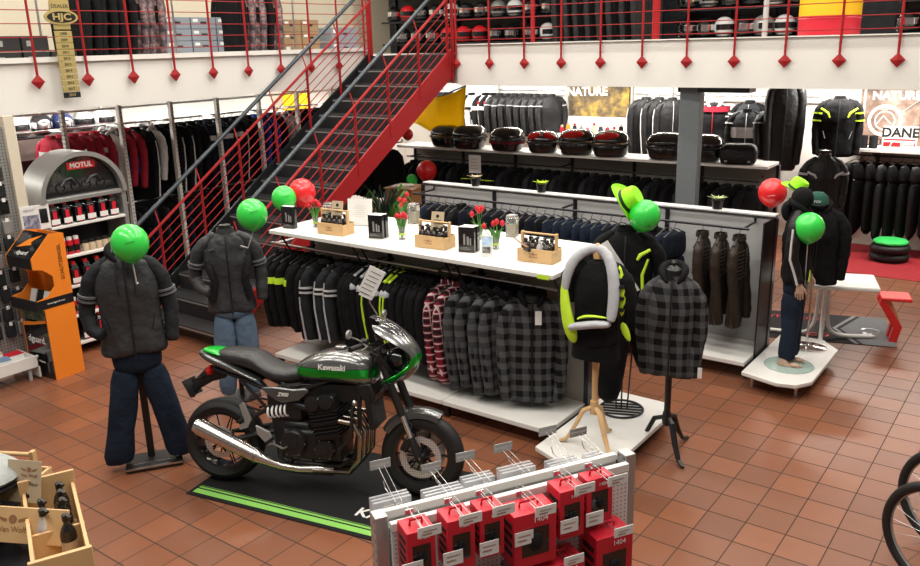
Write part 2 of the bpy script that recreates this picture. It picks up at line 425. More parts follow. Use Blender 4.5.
for (px_, py_) in ((SX0-.02, 9.06), (SX1+.02, 9.06)):
    MB().cyl((px_, py_, 2.5), (px_, py_, 4.2), .022, n=10).build('newel_post', M_red, st)

# ---------------------------------------------------------------- gondolas (X runs along the shop, camera at -Y)
def gondola(name, label, x0, x1, y0, y1, zt, secs, top=True, back=None, group=None, shelf_front=None):
    t = thing(name, label, 'display shelving', ((x0+x1)/2, (y0+y1)/2, 0)); L = (x1-x0); D = (y1-y0)
    w = L/secs
    ymid = back-(y0+y1)/2 if back else 0
    for i in range(secs):
        a = -L/2+w*i
        m = MB(); m.box(a+.004, a+w-.004, -D/2, ymid-.015, .13, .17); m.build('base_shelf', M_white, t, bevel=.004)
        m = MB(); m.box(a+.004, a+w-.004, ymid-.014, ymid+.014, .17, zt-.03); m.build('back_panel', M_beige if top else M_grey, t)
    for i in range(secs+1):
        a = -L/2+w*i
        m = MB(); m.box(a-.02, a+.02, ymid-.035, ymid+.035, 0, zt-.04); m.build('upright', M_dark, t)
        m = MB(); m.box(a-.02, a+.02, -D/2+.06, -D/2+.10, 0, .13); m.box(a-.012, a+.012, -D/2+.05, ymid, .08, .13); m.build('foot', M_dark, t)
    return t, ymid, w, L, D
# front one with the shelf full of crates
G1 = gondola('display_shelving', 'front white display shelving carrying crates and tulips above the plaid shirts', -5.98, -2.93, 4.98, 5.62, 1.37, 3, True, 5.60)
t, ym, w, L, D = G1
for i in range(3):
    a = -L/2+w*i
    m = MB(); m.box(a+.003, a+w-.003, -.26, .31, 1.335, 1.37); m.build('top_shelf', M_white, t, bevel=.004)
    m = MB(); m.box(a+.003, a+w-.003, .325, .76, 1.335, 1.37); m.build('top_shelf', M_white, t, bevel=.004)
    for q in (a+.05, a+w-.05):
        m = MB(); m.tube([(q, ym-.03, 1.12), (q, -.05, 1.13), (q, -.17, 1.33)], .009, 6); m.build('bracket', M_dark, t)
def railbar(name, label, x0, x1, y, z, r=.012, ends=None, m_=None):
    t = thing(name, label, 'rail', ((x0+x1)/2, y, z)); h = (x1-x0)/2
    MB().cyl((-h, 0, 0), (h, 0, 0), r, n=10).build('bar', m_ or M_steel, t)
    for x in (-h+.05, 0, h-.05):
        MB().tube([(x, 0, 0), (x, ends or .25, .0), (x, ends or .25, .04)], r*.9, 6).build('arm', m_ or M_steel, t)
    return t
railbar('hanging_rail', 'chrome garment rail under the front shelf holding black jackets', -6.25, -4.18, 5.3, 1.165)
railbar('hanging_rail', 'chrome garment rail under the front shelf holding plaid shirts', -4.14, -3.0, 5.3, 1.175)
# end platform
def platform(label, pts, z=.15, legs=()):
    cx = sum(p[0] for p in pts)/len(pts); cy = sum(p[1] for p in pts)/len(pts)
    t = thing('display_platform', label, 'platform', (cx, cy, 0))
    MB().prism([(p[0]-cx, p[1]-cy) for p in pts], z-.035, z, 'xy').build('deck', M_white, t, bevel=.004)
    for x, y in legs: MB().cyl((x-cx, y-cy, 0), (x-cx, y-cy, z-.035), .018, n=10).build('leg', M_steel, t)
    return t
platform('white platform with cut corners under the vest stand', [(-2.90, 4.74), (-2.62, 4.63), (-2.42, 4.78), (-2.30, 5.05), (-2.30, 5.75), (-2.42, 5.98), (-2.90, 5.98)], legs=((-2.8, 4.85), (-2.45, 4.9), (-2.42, 5.8), (-2.8, 5.85)))
platform('white platform with cut corners under the barefoot mannequin', [(-2.13, 6.95), (-1.80, 6.86), (-1.65, 6.90), (-1.56, 7.05), (-1.56, 7.95), (-1.74, 8.16), (-2.13, 8.16)], legs=((-2.05, 7.02), (-1.68, 7.02), (-1.66, 7.95), (-2.02, 8.05)))
# middle one: a low wall of grey panels with a garment rail in front
G2 = gondola('display_shelving', 'middle display shelving of pale grey panels behind the brown jackets', -6.28, -2.16, 7.12, 7.78, 1.42, 4, False, 7.73)
t, ym, w, L, D = G2
m = MB(); m.box(-L/2, L/2, ym-.02, ym+.10, 1.385, 1.41); m.build('top_cap', M_white, t)
MB().tube([(-L/2, ym-.04, 1.395), (L/2, ym-.04, 1.395)], .008, 6).build('top_trim', M_dark, t)
m = MB(); m.box(L/2-.001, L/2+.012, -D/2+.25, ym+.02, 0, 1.40); m.build('end_frame', M_black, t)
railbar('hanging_rail', 'dark garment rail in front of the grey panels holding jeans and brown jackets', -6.15, -2.28, 7.36, 1.335, ends=.33, m_=M_dark)
# far one with the top cases
G3 = gondola('display_shelving', 'rear display shelving with beige top shelf carrying motorcycle cases', -9.0, -3.1, 10.5, 11.0, 1.42, 6, True, 10.98)
t, ym, w, L, D = G3
for i in range(6):
    a = -L/2+w*i
    m = MB(); m.box(a+.003, a+w-.003, -.27, .26, 1.385, 1.42); m.build('top_shelf', M_white, t, bevel=.004)
t.rotation_euler.z = R(1.6)
railbar('hanging_rail', 'dark garment rail under the rear shelf holding a long row of black jackets', -8.95, -3.2, 10.6, 1.22, ends=.3, m_=M_dark)
# ceiling tubes under the gallery (they light the back racks)
def tube_light(label, c, L, along='x'):
    t = thing('ceiling_light', label, 'ceiling light', c)
    d = (L, .09, .045) if along == 'x' else (.09, L, .045)
    MB().cbox((0, 0, 0), d).build('housing', M_lamphouse, t)
    e = (L-.1, .03, .02) if along == 'x' else (.03, L-.1, .02)
    MB().cbox((0, 0, -.03), e).build('tube', M_tube, t)
for i, x in enumerate((-9.4, -7.2, -5.0, -2.8, -.8)):
    tube_light('strip light under the gallery by the back wall, %s from the left' % ORD[i], (x, 12.2, 2.455), 2.0)
for i, y in enumerate((3.2, 5.4, 7.6, 9.8)):
    tube_light('strip light under the left gallery, %s from the front' % ORD[i], (-10.35, y, 2.455), 1.9, 'y')
# ---------------------------------------------------------------- garments (origin at the rail, front = local -y, shoulders along x)
def sleeve_mb(pts, r, wr=.045, n=10, flat=1.):
    # finer path with elbow creases
    pts = [(pts[0][0]*.45, pts[0][1], pts[0][2]+.055)]+[(pts[0][0]*.95, pts[0][1], pts[0][2]-.005)]+list(pts[1:])
    P_ = [Vector(p) for p in pts]; q = []; rr = [r*.55, r*.92, r*.98, r*.98, r*.92, wr*1.15, wr][:len(pts)]; ro = []
    for i in range(len(P_)-1):
        for k in range(3): q.append(P_[i].lerp(P_[i+1], k/3.)); j = len(ro); ro.append((rr[i]+(rr[i+1]-rr[i])*k/3.)*(1+.07*math.sin(j*2.3+r*300)))
    q.append(P_[-1]); ro.append(rr[-1])
    return MB().tube(q, ro, n, flat=flat)
def body_mb(L, sh, d, waist=.92, n=28, z0=-.07, seed=0):
    rnd = random.Random(seed)
    prof = [(-.0, .26, .5), (-.018, .38, .55), (-.045, .60, .66), (-.085, .83, .80), (-.16, .95, 1.0), (-.28, .97, 1.08), (-.42, (1+waist)/2, .98), (-.55, waist, .92), (-.68, (waist+1)/2, .94), (-.82, .99, 1.0), (-.92, 1.02, 1.02), (-1.0, 1.0, .96)]
    ph = [rnd.uniform(0, 6.28) for _ in range(6)]
    rings = []
    for i, (t, a, b) in enumerate(prof):
        z = z0+t if i < 4 else z0-.09+t*(L-.09)
        ring = ell(0, 0, sh*a, d*b, z, n, 2.3)
        f = max(0, (i-3))/8.; out = []
        for k, (x, y, zz) in enumerate(ring):
            an = 2*PI*k/n
            w = 1+f*(.075*math.sin(5*an+ph[0]+i*.5)+.05*math.sin(9*an+ph[1]-i*.8))+(.035*math.sin(3*an+i*1.7+ph[2]) if i > 3 else 0)
            out.append((x*(1+(w-1)*.35), y*w, zz+(.012*math.sin(2*an+ph[3])+.006*math.sin(7*an+ph[4]))*f))
        rings.append(out)
    return MB().loft(rings)
def hanger_mb(sh=.19, w=1.):
    m = MB()
    m.tube([(0, .0, .02), (.022, 0, .012), (.02, 0, -.012), (0, 0, -.02), (0, 0, -.055)], .0035, 5)
    m.tube([(-sh, 0, -.115), (-.05, 0, -.062), (0, 0, -.05), (.05, 0, -.062), (sh, 0, -.115)], [.012*w, .010*w, .009*w, .010*w, .012*w], 6, flat=.5)
    return m
def jacket(name, label, cat, body, sleeve, L=.66, sh=.21, d=.085, collar=None, zipm=None, extras=(), hang=True, sl=None, waist=.92, seed=1, hood=None, hangm=None):
    t = thing(name, label, cat)
    wrinkle(body_mb(L, sh, d, waist, seed=seed).build('body', body, t, subdiv=1), .09, .018, 1)
    sl = sl or [[(s*(sh-.045), 0, -.155), (s*(sh-.005), -.005, -.22), (s*(sh+.015), -.01, -.33), (s*(sh+.02), -.03, -L*.45-.14), (s*(sh+.005), -.055, -L*.72-.14), (s*(sh-.005), -.065, -L*.88-.13)] for s in (-1, 1)]
    for i, pts in enumerate(sl):
        o = sleeve_mb(pts, .062 if d > .07 else .05).build('sleeve', sleeve, t, subdiv=1); wrinkle(o, .06, .012, 1)
        for (mm, u0, u1, k) in extras:
            if k == 'ring':
                a = Vector(pts[1]).lerp(Vector(pts[3]), u0); b = Vector(pts[1]).lerp(Vector(pts[3]), u1)
                MB().cyl(a, b, .073 if d > .07 else .06, n=12).build('arm_stripe', mm, o)
            if k == 'long':
                s = 1 if pts[0][0] > 0 else -1
                q = [(p[0]+s*(.056 if d > .07 else .045), p[1], p[2]) for p in pts[1:]]
                MB().tube(q, [.011]*len(q), 5).build('arm_stripe', mm, o)
            if k == 'elbow':
                MB().sph(Vector(pts[1])+Vector((0, -.0, 0)), .045, (1.1, 1.0, 1.2)).build('shoulder_pad', mm, o)
    for (mm, u0, u1, k) in extras:
        if k == 'belt':
            MB().loft([ell(0, 0, sh*1.0+.004, d*1.08+.004, u0), ell(0, 0, sh*1.0+.004, d*1.08+.004, u1)], cap=False).build('band', mm, t)
        if k == 'chest':
            for s in (-1, 1): MB().tube([(s*sh*.9, -d*.75, u0), (s*sh*.55, -d*1.08, (u0+u1)/2), (s*sh*.45, -d*1.12, u1)], [.012, .016, .01], 6).build('chest_inset', mm, t)
        if k == 'pocket':
            for s in (-1, 1): MB().tube([(s*sh*.72, -d*1.03, u0), (s*sh*.6, -d*1.1, u1)], .004, 5).build('pocket_zip', mm, t)
        if k == 'quilt':
            for j in range(8):
                z = u0-(u0-u1)*j/7
                MB().loft([ell(0, 0, sh*.99, d*1.08, z-.012), ell(0, 0, sh*1.03+.006, d*1.12+.006, z), ell(0, 0, sh*.99, d*1.08, z+.012)], cap=False).build('quilted_rib', mm, t)
    cm = collar or sleeve
    if hood:
        k = max(.8, min(1.1, sh/.21))
        m = MB(); m.tube([(-.035*k, -.075, -.13), (-.075*k, -.045, -.085), (-.098*k, .01, -.05), (-.07*k, .065, -.03), (0, .09, -.022), (.07*k, .065, -.03), (.098*k, .01, -.05), (.075*k, -.045, -.085), (.035*k, -.075, -.13)], [.012, .024, .032, .036, .038, .036, .032, .024, .012], 10)
        m.loft([ell(0, .10, .085*k, .035, -.02), ell(0, .12, .11*k, .045, -.08), ell(0, .115, .10*k, .045, -.15), ell(0, .09, .06*k, .03, -.21)])
        m.build('hood', hood, t, subdiv=1)
        MB().loft([ell(0, 0, .07*k, .055, -.10), ell(0, .0, .062*k, .05, -.05)]).build('neck', M_black, t)
    else:
        m = MB(); m.loft([ell(0, 0, .075, .06, -.09), ell(0, 0, .07, .055, -.045), ell(0, 0, .062, .048, -.047), ell(0, 0, .06, .045, -.085)], cap=False); m.build('collar', cm, t)
    if zipm: MB().tube([(0, -d*.75, -.10), (0, -d*1.13, -.18), (0, -d*1.18, -.3), (0, -d*1.08, -L*.6), (0, -d*1.1, -L-.06)], .006, 5).build('zipper', zipm, t)
    if hang: hanger_mb(sh-.02, 1.9 if hangm else 1).build('hanger', hangm or M_black, t)
    return t
def trousers(name, label, m_, L=.95, w=.16, seed=2):
    t = thing(name, label, 'trousers')
    rnd = random.Random(seed)
    MB().loft([ell(0, 0, w, .03, -.09), ell(0, 0, w*1.05, .04, -.13), ell(0, 0, w*1.12, .05, -.26), ell(0, 0, w*1.05, .045, -.34)]).build('waist', m_, t, subdiv=1)
    for s in (-1, 1):
        MB().loft([ell(s*w*.5, 0, w*.52, .045, -.30), ell(s*w*.55, 0, w*.48, .04, -.5), ell(s*w*.55, .01*rnd.random(), w*.42, .035, -.75), ell(s*w*.55, 0, w*.42, .035, -.09-L)]).build('leg', m_, t, subdiv=1)
    hanger_mb(w).build('hanger', M_black, t)
    return t
def row(protos, xs, y, z, rz, labels, group, jit=6, along='x', sc=1., cats=None):
    out = []
    for i, x in enumerate(xs):
        p = protos[i] if isinstance(protos, list) else protos
        loc = (x, y, z) if along == 'x' else (y, x, z)
        l = labels(i) if callable(labels) else labels
        out.append(place(p, loc, rz+R(random.uniform(-jit, jit)), l, group, (sc*random.uniform(.96, 1.03), sc*.8, sc*random.uniform(.96, 1.04))))
    return out
def lin(a, b, n): return [a+(b-a)*i/max(1, n-1) for i in range(n)]

# front shelving, left rail: protector jackets with neon and stripes
pHV = jacket('protector_jacket', 'x', 'jacket', M_fab, M_fab, .72, .2, .06, extras=((M_hiviz, .2, .45, 'ring'), (M_hiviz, -.52, -.45, 'belt')), seed=3)
pST = jacket('textile_jacket', 'x', 'jacket', M_fab, M_fab2, .74, .21, .085, extras=((M_whitefab, .25, .32, 'ring'), (M_whitefab, .42, .49, 'ring'), (M_refl, 0, 0, 'long')), zipm=M_refl, seed=4)
pPR = jacket('protector_jacket', 'x', 'jacket', M_fab, M_fab, .68, .19, .05, extras=((M_refl, 0, 0, 'elbow'),), seed=5, hangm=M_refl)
pBK = jacket('textile_jacket', 'x', 'jacket', M_fab, M_fab, .74, .21, .08, seed=6)
pBS = jacket('softshell_jacket', 'x', 'jacket', M_fab2, M_fab, .72, .2, .06, zipm=M_refl, seed=7)
pPRn = jacket('protector_jacket', 'x', 'jacket', M_fab, M_fab, .68, .19, .05, extras=((M_hiviz, 0, 0, 'long'), (M_refl, 0, 0, 'elbow')), seed=5, hangm=M_hiviz)
FR = 'on the front chrome rail'
row(pHV, lin(-6.12, -5.80, 4), 5.3, 1.155, R(80), lambda i: 'black and neon yellow jacket, %s from the left on the front rail' % ORD[i], 'neon banded jackets at the left end of the front rail')
row(pBK, lin(-5.73, -5.62, 2), 5.3, 1.155, R(80), lambda i: 'plain black jacket %s, %s right of the neon ones' % (FR, ORD[i]), 'black jackets on the front rail')
row(pST, [-5.52, -5.30, -5.20], 5.3, 1.155, R(62), lambda i: 'black textile jacket with two white arm stripes, %s %s of three' % (FR, ORD[i]), 'striped jackets on the front rail')
row(pBK, [-5.10, -5.03], 5.3, 1.155, R(80), lambda i: 'plain black jacket %s, %s after the striped ones' % (FR, ORD[i]), 'black jackets on the front rail')
row([pPR, pPR, pPRn, pPR, pPR, pPRn, pPRn], lin(-4.98, -4.58, 7), 5.3, 1.155, R(85), lambda i: 'black protector shirt with pale shoulder pads %s, %s from the left' % (FR, ORD[i]), 'protector shirts on the front rail')
row(pBS, lin(-4.5, -4.24, 5), 5.3, 1.155, R(84), lambda i: 'charcoal softshell jacket left of the plaid shirts, %s from the left' % ORD[i], 'softshell jackets left of the plaid shirts')
# plaid shirts
pRD = jacket('plaid_shirt', 'x', 'shirt', M_plred, M_plred, .84, .20, .06, collar=M_plred, seed=8)
pGP = jacket('plaid_shirt', 'x', 'shirt', M_plgrey, M_plgrey, .88, .21, .075, hood=M_fab, seed=9, zipm=M_black)
row(pRD, [-4.09, -3.97], 5.3, 1.165, R(66), lambda i: ['red and white plaid shirt hanging left of the other red one', 'red and white plaid shirt hanging next to the grey plaid shirts'][i], 'red plaid shirts on the front rail', 2)
row(pGP, [-3.84, -3.72, -3.60, -3.49], 5.3, 1.165, R(64), lambda i: 'grey plaid shirt with black hood on the front rail, %s from the left' % ORD[i], 'grey plaid shirts on the front rail', 3)
o = place(pGP, (-3.25, 5.27, 1.165), R(30), 'grey and black plaid shirt turned to face the shop at the end of the rail', 'grey plaid shirts on the front rail')
m = MB(); m.cbox((0.05, -.12, -.2), (.05, .003, .11)); g = m.build('price_tag', M_paper, o)

# middle shelving: jeans and brown jackets
pJ1 = trousers('hanging_jeans', 'x', M_denim); pJ2 = trousers('hanging_jeans', 'x', M_fab, seed=4); pJ3 = trousers('hanging_jeans', 'x', M_navy, seed=6)
xs = lin(-6.0, -3.2, 27)
row([random.choice([pJ1, pJ2, pJ3, pJ2, pBK, pBK]) if i < 9 or i > 24 else random.choice([pJ1, pJ2, pJ3]) for i in range(27)], xs, 7.36, 1.32, R(80),
    lambda i: 'dark hanging garment on the middle rail behind the tulips, %s from the left' % ORD[i], 'dark clothes on the middle rail')
for i, x in enumerate((-3.05, -2.97)):
    place([pJ1, pJ3][i], (x, 7.36, 1.32), R(75), 'dark jeans hanging just left of the brown jackets, %s one' % ['left', 'right'][i], 'dark clothes on the middle rail')
pBR = jacket('leather_jacket', 'x', 'jacket', M_brown, M_brown, .84, .17, .055, extras=((M_brown, -.18, -.42, 'quilt'),), seed=10, zipm=M_dark)
for i, x in enumerate((-2.70, -2.53, -2.36)):
    place(pBR, (x, 7.36, 1.32), R([98, 96, 92][i]), 'brown leather jacket with quilted chest, %s of the three on the middle rail' % ['left', 'middle', 'right'][i], 'brown leather jackets')
# rear shelving
pR2 = jacket('textile_jacket', 'x', 'jacket', M_fab, M_fab, .60, .21, .08, seed=11, extras=((M_hiviz, .1, .16, 'ring'),))
pR3 = jacket('textile_jacket', 'x', 'jacket', M_fab2, M_fab2, .60, .21, .08, seed=12)
n = 36
row([pR2 if i in (8, 9, 10, 11) else (pR3 if i % 3 == 0 else pBK) for i in range(n)], lin(-8.8, -3.3, n), 10.6, 1.21, R(58),
    lambda i: 'dark jacket on the rail under the motorcycle cases, %s from the left' % ORD[i], 'dark jackets under the motorcycle cases', 8)
# back wall rail
railbar('hanging_rail', 'chrome rail high on the back wall holding white and black jackets', -10.1, -7.3, 12.8, 2.16, ends=.3)
pWH = jacket('race_jacket', 'x', 'jacket', M_whitefab, M_whitefab, .66, .21, .09, extras=((M_fab, -.5, -.36, 'belt'), (M_fab, .3, .5, 'ring')), seed=13, zipm=M_black)
pWP = jacket('race_jacket', 'x', 'jacket', M_whitefab, M_fab, .66, .21, .09, extras=((M_redfab, -.24, -.19, 'belt'), (M_whitefab, .3, .6, 'ring')), seed=14)
pMX = jacket('race_jacket', 'x', 'jacket', M_fab, M_fab2, .66, .21, .09, extras=((M_whitefab, .3, .5, 'ring'), (M_whitefab, -.2, -.14, 'belt')), seed=15)
pBL = jacket('leather_jacket', 'x', 'jacket', M_leather, M_leather, .70, .23, .10, extras=((M_refl, 0.1, .16, 'ring'),), seed=16)
row([pMX]*4+[pWH, pWP, pWH, pWP, pWP]+[pBL]*8, lin(-9.95, -7.5, 17), 12.8, 2.15, R(52), lambda i: 'jacket on the back wall rail above the cases, %s from the left' % ORD[i] if i > 8 else ('black and white race jacket on the back wall, %s from the left' % ORD[i] if i < 4 else 'mostly white race jacket on the back wall rail, %s from the left' % ORD[i]), 'jackets on the back wall rail', 5)
pB2 = jacket('leather_jacket', 'x', 'jacket', M_leather, M_leather, .95, .23, .10, extras=((M_whitefab, 0, 0, 'long'),), seed=17, zipm=M_refl)
railbar('hanging_rail', 'short chrome rail on the back wall left of the grey column', -6.0, -4.6, 12.8, 2.12, ends=.3)
row(pB2, [-5.72, -5.50, -5.28], 12.75, 2.13, R(40), lambda i: 'long black jacket with white piping left of the grey column, %s of three' % ORD[i], 'piped leather jackets by the column', 4)
pB3 = jacket('race_jacket', 'x', 'jacket', M_fab, M_fab2, .62, .23, .10, extras=((M_whitefab, .1, .2, 'ring'), (M_redfab, -.18, -.1, 'belt')), seed=18, hood=M_whitefab, zipm=M_redfab)
pB4 = jacket('race_jacket', 'x', 'jacket', M_fab2, M_fab, .62, .23, .10, extras=((M_whitefab, .1, .2, 'ring'), (M_refl, -.45, -.3, 'belt')), seed=19, zipm=M_whitefab)
railbar('hanging_rail', 'chrome rail on the back wall right of the grey column', -4.6, -2.6, 12.8, 2.12, ends=.3)
place(pB3, (-4.55, 12.6, 2.08), R(10), 'dark race jacket with red front on the back wall just right of the column')
place(pB4, (-4.02, 12.6, 2.12), R(5), 'black and grey race jacket above the square pannier, rear one', 'race jackets above the square panniers')
place(pB4, (-3.95, 12.3, 2.02), R(12), 'black and grey race jacket above the square pannier, front one', 'race jackets above the square panniers')
pLS = jacket('leather_suit', 'x', 'leather suit', M_leather, M_leather, 1.25, .20, .08, seed=20, zipm=M_fab2)
place(pLS, (-3.40, 12.2, 2.45), R(20), 'long black suit hanging high beside the neon trimmed jacket')
place(pBL, (-3.62, 12.3, 2.05), R(60), 'black leather jacket hanging close left of the long black suit')
pNE = jacket('touring_jacket', 'x', 'jacket', M_fab, M_fab, .80, .25, .12, extras=((M_hiviz, .15, .22, 'ring'), (M_hiviz, .5, .57, 'ring'), (M_hiviz, -.2, -.32, 'chest'), (M_refl, -.5, -.6, 'pocket')), seed=21, zipm=M_fab2)
place(pNE, (-2.72, 12.3, 2.22), R(15), 'black touring jacket with neon yellow chest and arm strips by the mountain poster')
# right hand wall of black suits under the white shelf
m = thing('wall_shelf', 'white wall shelf under the mountain poster, over the row of black trousers', 'shelf', (-1.2, 12.78, 1.44))
MB().box(-1.5, 1.6, -.3, .3, -.02, .02).build('board', M_white, m, bevel=.004)
for x in (-1.1, 0, 1.4): MB().prism([(-.25, -.02), (.3, -.02), (.3, -.28)], x, x+.015, 'yz').build('bracket', M_dark, m)
railbar('hanging_rail', 'dark rail under the white wall shelf holding black trousers', -2.6, .3, 12.62, 1.36, ends=.3, m_=M_dark)
pT = trousers('motorcycle_trousers', 'x', M_leather, 1.05, .2, seed=8)
MB().cbox((0, -.055, -.62), (.05, .004, .07)).build('care_tag', M_paper, pT)
pT2 = trousers('motorcycle_trousers', 'x', M_fab, 1.05, .2, seed=9)
row([pT if i % 3 == 0 else pT2 for i in range(20)], lin(-2.5, .2, 20), 12.62, 1.35, R(50), lambda i: 'black motorcycle trousers under the shelf with the sign, %s from the left' % ORD[i], 'black trousers under the white wall shelf')
# left gallery side: slotted uprights with two rails, clothes seen between stairs and display
rk = thing('wall_clothes_rack', 'clothes rack of slotted white uprights behind the stair railing', 'clothes rack', (-9.6, 7.1, 0))
MB().box(-.72, -.70, -2.2, 3.5, 0, 1.75).build('back_panel', M_dark, rk)
MB().box(-.7, .02, -2.2, 3.5, .05, .12).build('base_shelf', M_dark, rk)
for i in range(8):
    y = -1.9+.733*i-.01
    MB().box(-.03, .03, y-.022, y+.022, 0, 2.36).build('upright', M_slot, rk)
for z, x in ((2.11, -.35), (1.09, -.35), (2.30, -.5)):
    MB().cyl((x, -2.4, z), (x, 3.6, z), .014, n=8).build('rail', M_steel, rk)
for i in range(7):
    for z in (2.11, 1.09): MB().cyl((0, -1.9+.733*i, z), (-.4, -1.9+.733*i, z), .01, n=6).build('arm', M_steel, rk)
pRL = jacket('leather_jacket', 'x', 'jacket', M_redfab, M_redfab, .70, .22, .09, extras=((M_whitefab, -.3, -.24, 'belt'),), seed=22)
pBW = jacket('race_jacket', 'x', 'jacket', M_fab, M_fab, .9, .22, .08, extras=((M_whitefab, 0, 0, 'long'),), seed=23)
pRB = jacket('race_jacket', 'x', 'jacket', M_fab, M_redfab, .75, .22, .09, extras=((M_bluefab, -.6, -.4, 'belt'),), seed=24)
pNV = jacket('denim_jacket', 'x', 'jacket', M_navy, M_navy, .9, .22, .08, extras=((M_whitefab, .1, .3, 'ring'),), seed=25)
pHD = jacket('hooded_jacket', 'x', 'jacket', M_fab, M_whitefab, .7, .22, .09, hood=M_whitefab, seed=26)
pGS = jacket('race_jacket', 'x', 'jacket', M_fab2, M_refl, .75, .22, .1, seed=27)
pBU = jacket('race_jacket', 'x', 'jacket', M_fab, M_bluefab, .75, .22, .1, seed=28)
seq = [pRL]*5+[pHD, pRB, pRB, pBW, pHD, pBW, pBW, pBW, pBK, pBK, pNV, pNV, pNV, pNV, pBW, pBK, pBK, pBU, pBU, pBK, pGS, pGS, pBK, pBK, pBK, pBK, pBK]
cl = {id(pRL): 'dark red jacket', id(pHD): 'black jacket with pale hood and sleeves', id(pRB): 'black jacket with red sleeves', id(pBW): 'black jacket with white arm piping', id(pBK): 'plain black jacket', id(pNV): 'navy jacket', id(pBU): 'black jacket with blue sleeves', id(pGS): 'charcoal jacket with silver sleeves'}
row(seq, lin(5.2, 9.6, 32), -9.95, 2.10, R(20), lambda i: cl[id(seq[i])]+' behind the stair railing, %s on the upper rail' % ORD[i], 'jackets on the upper left rail', 10, 'y')
row([random.choice([pT2, pJ2, pJ1, pT]) for i in range(34)], lin(5.0, 9.5, 34), -9.95, 1.08, R(20), lambda i: 'dark trousers behind the stair railing, %s on the lower rail' % ORD[i], 'trousers on the lower left rail', 10, 'y')
# smaller row of caps high at the back left
# ---------------------------------------------------------------- crates, tulips, boxes on the front shelving
ZT = 1.371
def bottle(name, m_body, m_cap, h=.10, r=.022, label='x'):
    t = thing(name, label, 'bottle')
    MB().lathe([(r*.9, 0), (r, .004), (r, h*.62), (r*.8, h*.72), (r*.38, h*.82), (r*.38, h*.9)], n=14).build('body', m_body, t)
    c = MB(); c.lathe([(r*.45, h*.88), (r*.45, h), (r*.2, h*1.02)], n=12); c.cbox((r*.5, 0, h*1.0), (r*1.5, r*.35, r*.3)); c.build('spray_cap', m_cap, t)
    MB().lathe([(r*1.02, h*.15), (r*1.02, h*.5)], n=14).build('sticker', M_card if m_body is not M_whitefab else M_paper, t)
    return t
bt = bottle('spray_bottle', M_glove, M_black)
bw = bottle('spray_bottle', M_whitefab, M_paper, .11, .018)
def logo(parent, x, y, z, s=.03):
    m = MB(); m.lathe([(s*.42, 0), (s*.42, .001)], (0, 0, 0), 'y', 12)
    m.prism([(s*.6, .0), (s*1.5, .25*s), (s*1.4, 0), (s*1.0, -.2*s), (s*.6, -.25*s)], 0, .001); m.prism([(-s*.6, .0), (-s*1.5, .25*s), (-s*1.4, 0), (-s*1.0, -.2*s), (-s*.6, -.25*s)], 0, .001)
    o = m.build('emblem', M_brownwood, parent); o.location = (x, y, z)
    text('lettering', 'Van Wolf', s*.75, M_brownwood, (x, y, z-s*.95), (1, 0, 0), (0, 0, 1), parent, .0005)
def crate(loc, rz, label, W=.29, D=.16, H=.105, n=4, first=False):
    t = thing('wooden_crate', label, 'crate', loc, rz, 'wooden crates on the front shelf')
    for y, s in ((-D/2, 1), (D/2, -1)):
        m = MB(); m.box(-W/2, W/2, y-.005, y+.005, 0, H); b = m.build('side_board', M_wood, t, bevel=.001)
        if s == 1: logo(b, -.01, y-.0065, H*.62, .025)
    for x in (-W/2, W/2):
        m = MB(); m.box(x-.006, x+.006, -D/2, D/2, 0, H*.9); m.box(x-.009, x+.009, -.014, .014, H*.5, H*2.1); m.build('end_board', M_wood, t, bevel=.001)
    m = MB(); m.box(-W/2, W/2, -D/2, D/2, 0, .006); m.build('bottom', M_wood, t)
    MB().cyl((-W/2, 0, H*2.0), (W/2, 0, H*2.0), .008, n=10).build('handle', M_wood, t)
    return t
def tagcard(loc, rz, label):
    t = thing('kraft_card', label, 'card', loc, rz); t.scale = (1.35, 1.35, 1.35)
    o = MB().cbox((0, 0, .055), (.085, .003, .115)).build('card', M_card, t); o.rotation_euler = (R(-14), 0, 0)
    m = MB(); m.lathe([(.011, 0), (.011, .001)], (0, -.0035, .085), 'y', 12)
    for k, w in enumerate((.05, .035, .045, .03)): m.box(-w/2, w/2, -.003, -.0018, .06-k*.012, .063-k*.012)
    m.build('print', M_ink, o)
def tulips(loc, label, heads, h=.13, r=.03, seed=1):
    rnd = random.Random(seed)
    t = thing('tulip_vase', label, 'flowers', loc, 0, 'tulip vases on the front shelf')
    MB().lathe([(r*.9, 0), (r, .003), (r*.95, h*.8), (r*.9, h*.8), (r*.85, .006)], n=18).build('glass', M_glass, t)
    MB().lathe([(r*.97, h*.25), (r*.99, h*.3), (r*.97, h*.38)], n=18).build('ribbon', M_hiviz, t)
    for dx, dz in heads:
        dy = rnd.uniform(-.03, .03)
        MB().tube([(dx*.15, dy*.2, .01), (dx*.35, dy*.5, dz*.5), (dx, dy, dz-.02)], .0035, 6).build('stem', M_stem, t)
        m = MB(); m.lathe([(.003, -.024), (.016, -.014), (.021, 0), (.018, .014), (.008, .028), (.004, .022)], (dx, dy, dz), n=8); m.build('tulip', M_tulip, t)
    for k in range(6):
        a = k*1.05+seed; c, s = math.cos(a), math.sin(a)
        m = MB(); pts = [(0, 0, .01), (c*.02, s*.02, h*.6), (c*.035, s*.035, h*1.1), (c*(.05+.02*(k % 3)), s*.05, h*1.35)]
        m.tube(pts, [.006, .013, .011, .002], 6, flat=.2); m.build('leaf', M_stem, t)
